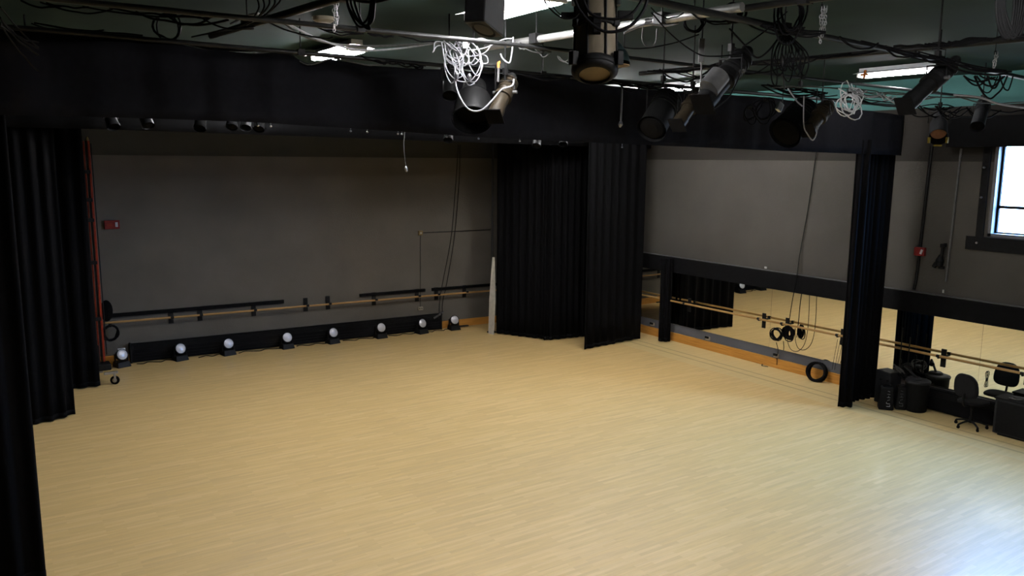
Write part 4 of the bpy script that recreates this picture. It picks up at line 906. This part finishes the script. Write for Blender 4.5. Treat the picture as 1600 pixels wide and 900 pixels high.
for k in range(9):      # more loose loops of the same tangle
    x0 = 694+rnd.uniform(0, 45); y0 = 66+rnd.uniform(0, 14); w1 = rnd.uniform(8, 22); h1 = rnd.uniform(22, 58); tl_ = rnd.uniform(-6, 12)
    T_.append([(x0, y0, 8.6), (x0-w1*.5+tl_*.3, y0+h1*.5, 8.52), (x0+tl_, y0+h1, 8.5), (x0+w1+tl_*.6, y0+h1*.65, 8.48), (x0+w1*.8, y0+h1*.2, 8.5), (x0+w1*.2, y0-2, 8.6)])
for p in T_: pc(p, .95, 'greycable', tl, group=tg)
pc([(711, 100, 8.5), (712, 132, 8.5), (722, 158, 8.4), (735, 172, 8.4), (752, 172, 8.4), (768, 158, 8.4), (784, 140, 8.4), (800, 134, 8.4), (803, 124, 8.5)], 1.5, 'greycable', 'pale cable hanging in a deep U from the tangle to the small silver lantern')
pc([(802, 58, 8.6), (800, 80, 8.6), (796, 98, 8.6), (786, 92, 8.6), (782, 84, 8.6)], 1.3, 'greycable', 'pale cable dropping beside the orange-taped rod')
q = D(727, 68, 8.45); r = thing('cable_connector', q, 'white plastic connector block in the middle of the pale tangle', 'connector')
MB().box(q, (.055, .04, .10), rotz(-33)).build('body', 'whitemetal', r, bevel=.01)
for (px, py, lb) in ((713, 112, 'shiny cable plug hanging low in the pale tangle'), (733, 115, 'shiny cable plug right of the hanging low plug in the tangle')):
    q = D(px, py, 8.45); tag(MB().rev(q, q+Vector((.01, 0, -.08)), [(0, .012), (.3, .022), (1, .016)], 10).build('cable_plug', 'steel', origin=tuple(q)), lb, 'plug')
drapes(7, (800, 64, 8.7), (900, 96, 9.0), 0, 12, 1.2, 'greycable2', 'grey cable sagging between the tangle and the beige lantern', 'grey cables behind the beige lantern')
drapes(6, (690, 104, 9.3), (980, 128, 10.0), -2, 7, 1.5, 'rubber', 'black cable lying along the valance pipe at centre', 'black cables on the central valance pipe')
# near loops over the beige lantern
pc([(893, -20, 5.0), (905, 15, 5.0), (930, 42, 5.0), (955, 50, 5.0), (985, 40, 5.0), (1006, 15, 5.0), (1016, -20, 5.0)], 2.6, 'rubber', 'thick black cable loop hanging across the beige lantern, lower one')
pc([(905, -20, 5.1), (920, 18, 5.1), (945, 29, 5.1), (980, 26, 5.1), (1000, 5, 5.1), (1008, -20, 5.1)], 2.2, 'rubber', 'black cable loop hanging across the beige lantern, upper one')
pc([(845, -10, 5.3), (858, 12, 5.3), (878, 28, 5.3), (897, 28, 5.3), (905, 20, 5.3)], 1.3, 'rubber', 'thin black cable hanging in front of the largest tube light')
pc([(850, -10, 5.4), (870, 18, 5.4), (890, 30, 5.4)], .9, 'rubber', 'thinnest black cord in front of the largest tube light')
# right of the beige lantern
pc([(975, 52, 7.3), (990, 45, 7.3), (1010, 38, 7.3), (1040, 40, 7.3), (1060, 36, 7.3)], 1.8, 'greycable', 'pale cable lying under the thick silver pipe')
pc([(1005, 42, 7.3), (1004, 62, 7.3), (1012, 73, 7.3), (1024, 68, 7.3), (1027, 45, 7.3)], 1.4, 'greycable2', 'grey cable loop hanging under the silver pipe')
pc([(960, 72, 7.3), (1000, 76, 7.3), (1050, 68, 7.3), (1092, 54, 7.3)], 1.1, 'rubber', 'thin black cable sweeping across the ceiling under the silver pipe')
pc([(1018, 20, 6.5), (1050, 55, 6.8), (1090, 84, 7), (1120, 88, 7.2), (1160, 84, 7.4)], 1.1, 'rubber', 'thin black cable slanting down from the silver pipe to the diagonal lantern')
pc([(1140, 45, 7.2), (1165, 72, 7.4), (1182, 90, 7.4), (1200, 80, 7.4), (1220, 55, 7.4)], 1.5, 'rubber', 'black cable dipping behind the diagonal lantern')
pc([(1160, 74, 7.3), (1200, 45, 7.3), (1230, 18, 7.3)], 1.2, 'rubber', 'thin black cord rising right from the diagonal lantern')
coil(D(1085, 35, 7.2), .085, fw, 5, .007, 'rubber', 'cable_coil', 'small black cable hank under the end of the silver pipe', seed=44, jit=.25)
coil(D(1147, 22, 7.0), .06, fw, 7, .012, 'rubber', 'cable_coil', 'tight black cable bunch at the pipe crossing, top right of centre', seed=45, jit=.4)
coil(D(1235, 22, 7.0), .12, fw, 6, .009, 'rubber', 'cable_coil', 'tall black cable hank on the sloping pipe at upper right', seed=46, squash=1.5, jit=.25)
lb = 'black cable loop hanging low from the pipe right of the diagonal lantern'; g_ = 'bunch of loops right of the diagonal lantern'
for i in range(10):
    x = 1208+i*5; w2 = 8+rnd.uniform(0, 16); yb = rnd.uniform(108, 142)
    pc([(1226, 52, 7.6), (x, 75, 7.6), (x-w2*.3, yb-14, 7.6), (x+4, yb, 7.6), (x+w2*.7, yb-18, 7.6), (x+w2*.4, 80, 7.6), (1230, 52, 7.6)], 1.1, 'rubber', lb, group=g_)
pc([(1225, 54, 7.6), (1222, 100, 8), (1226, 140, 9)], 1.3, 'rubber', 'straight black cord dropping through the bunch of loops')
drapes(12, (1000, 10, 7.0), (1290, 50, 7.1), 3, 15, 1.3, 'rubber', 'black cable draped along the sloping pipe at top', 'cables along the sloping top pipe')
drapes(12, (1290, 52, 7.2), (1600, 118, 7.9), 2, 16, 1.4, 'rubber', 'black cable draped along the sloping pipe at right', 'cables along the sloping right pipe')
drapes(13, (1010, 112, 9.5), (1380, 78, 8.6), 0, 22, 1.2, 'rubber', 'black cable sagging under the cable wrapped pipe', 'cables under the wrapped pipe')
drapes(9, (1380, 76, 8.6), (1620, 56, 8.0), -4, 7, 2.2, 'rubber', 'thick black cable strapped to the pipe above the right tube light', 'thick cables strapped at upper right')
drapes(12, (1180, 132, 11.6), (1420, 160, 12.6), -2, 14, 1.1, 'rubber', 'black cable tangled along the far pipe before the valance', 'black cables tangled on the far pipe')
drapes(8, (1200, 134, 11.4), (1600, 158, 12.2), -3, 12, 1.0, 'greycable2', 'grey cable sagging along the far pipe below the tube light', 'grey cables along the far right pipe')
drapes(12, (1400, 165, 12.6), (1600, 172, 13), -6, 20, 1.1, 'rubber', 'black cable sagging among the lanterns before the pelmet', 'black cables before the pelmet')
drapes(10, (930, 128, 10.3), (1130, 146, 11), -5, 14, 1.2, 'rubber', 'black cable tangled on the valance pipe right of the beige lantern', 'black cables right of the beige lantern')
drapes(9, (1480, 120, 9), (1600, 118, 9), 4, 34, 1.3, 'rubber', 'black cable looping down in front of the teal ceiling strip', 'loops before the teal ceiling strip')
pc([(1490, 148, 11), (1530, 152, 11), (1560, 162, 11), (1600, 168, 11), (1640, 170, 11)], 1.7, 'greycable', 'pale thick cable running to the right edge above the pelmet')
pc([(1380, 148, 11), (1400, 162, 11), (1415, 160, 11), (1425, 150, 11)], 1.3, 'greycable', 'pale cable dipping just left of the long black right lantern')
drapes(6, (1300, 134, 11.2), (1400, 150, 11.4), 2, 14, 1.0, 'greycable', 'pale cable sagging right of the white coil', 'pale cables by the white coil')
coil(D(1327, 160, 11.3), .13, fw, 7, .008, 'whitecable', 'cable_coil', 'bright white cable coil hanging before the valance at right', seed=51, jit=.5)
pc([(1310, 138, 11.3), (1322, 145, 11.3), (1330, 150, 11.3), (1340, 160, 11.3), (1334, 178, 11.3)], 1.2, 'whitecable', 'white cable tail dropping into the bright white coil')
coil(D(1196, 172, 11.3), .12, fw, 4, .010, 'rubber', 'cable_coil', 'black cable coil hanging before the valance between two lantern groups', seed=52, squash=1.2, jit=.3)
coil(D(1172, 178, 11.3), .09, fw, 3, .009, 'rubber', 'cable_coil', 'small black cable loop left of the hanging coil before the valance', seed=53, squash=1.2, jit=.3)
pc([(1231, 138, 10.5), (1245, 158, 10.5), (1254, 166, 10.5)], 1.2, 'greycable', 'short pale cable slanting onto the big black lantern')
pc([(1256, 150, 11.5), (1256, 195, 11.5), (1262, 210, 11.5), (1270, 219, 11.5), (1276, 208, 11.5), (1277, 196, 11.5)], 1.0, 'greycable', 'pale thin cable hooking below the brown lantern near the white coil')
pc([(1160, 84, 7.2), (1158, 110, 7.2), (1140, 150, 7.2), (1115, 172, 7.2)], 1.1, 'rubber', 'black power cord trailing off the rear of the diagonal lantern')
q = D(1218, 167, 11); tag(MB().box(q, (.10, .05, .12), Matrix.Rotation(.5, 3, 'Y')).build('cable_clip', 'steel', bevel=.01, origin=tuple(q)), 'bright metal bracket left above the big black lantern', 'bracket')
for i in range(7):
    x = 1565+i*3.0; pc([(x, -30, 5.2), (x-8-i, 5, 5.2), (x-4, 44+rnd.uniform(-4, 8), 5.2), (x+8, 58+rnd.uniform(-4, 3), 5.2), (x+16, 40, 5.2), (x+20+i, 0, 5.2), (x+20, -30, 5.2)], 2.4, 'lens', 'thick black cable loop dropping from the top right corner', group='loops at the top right corner')
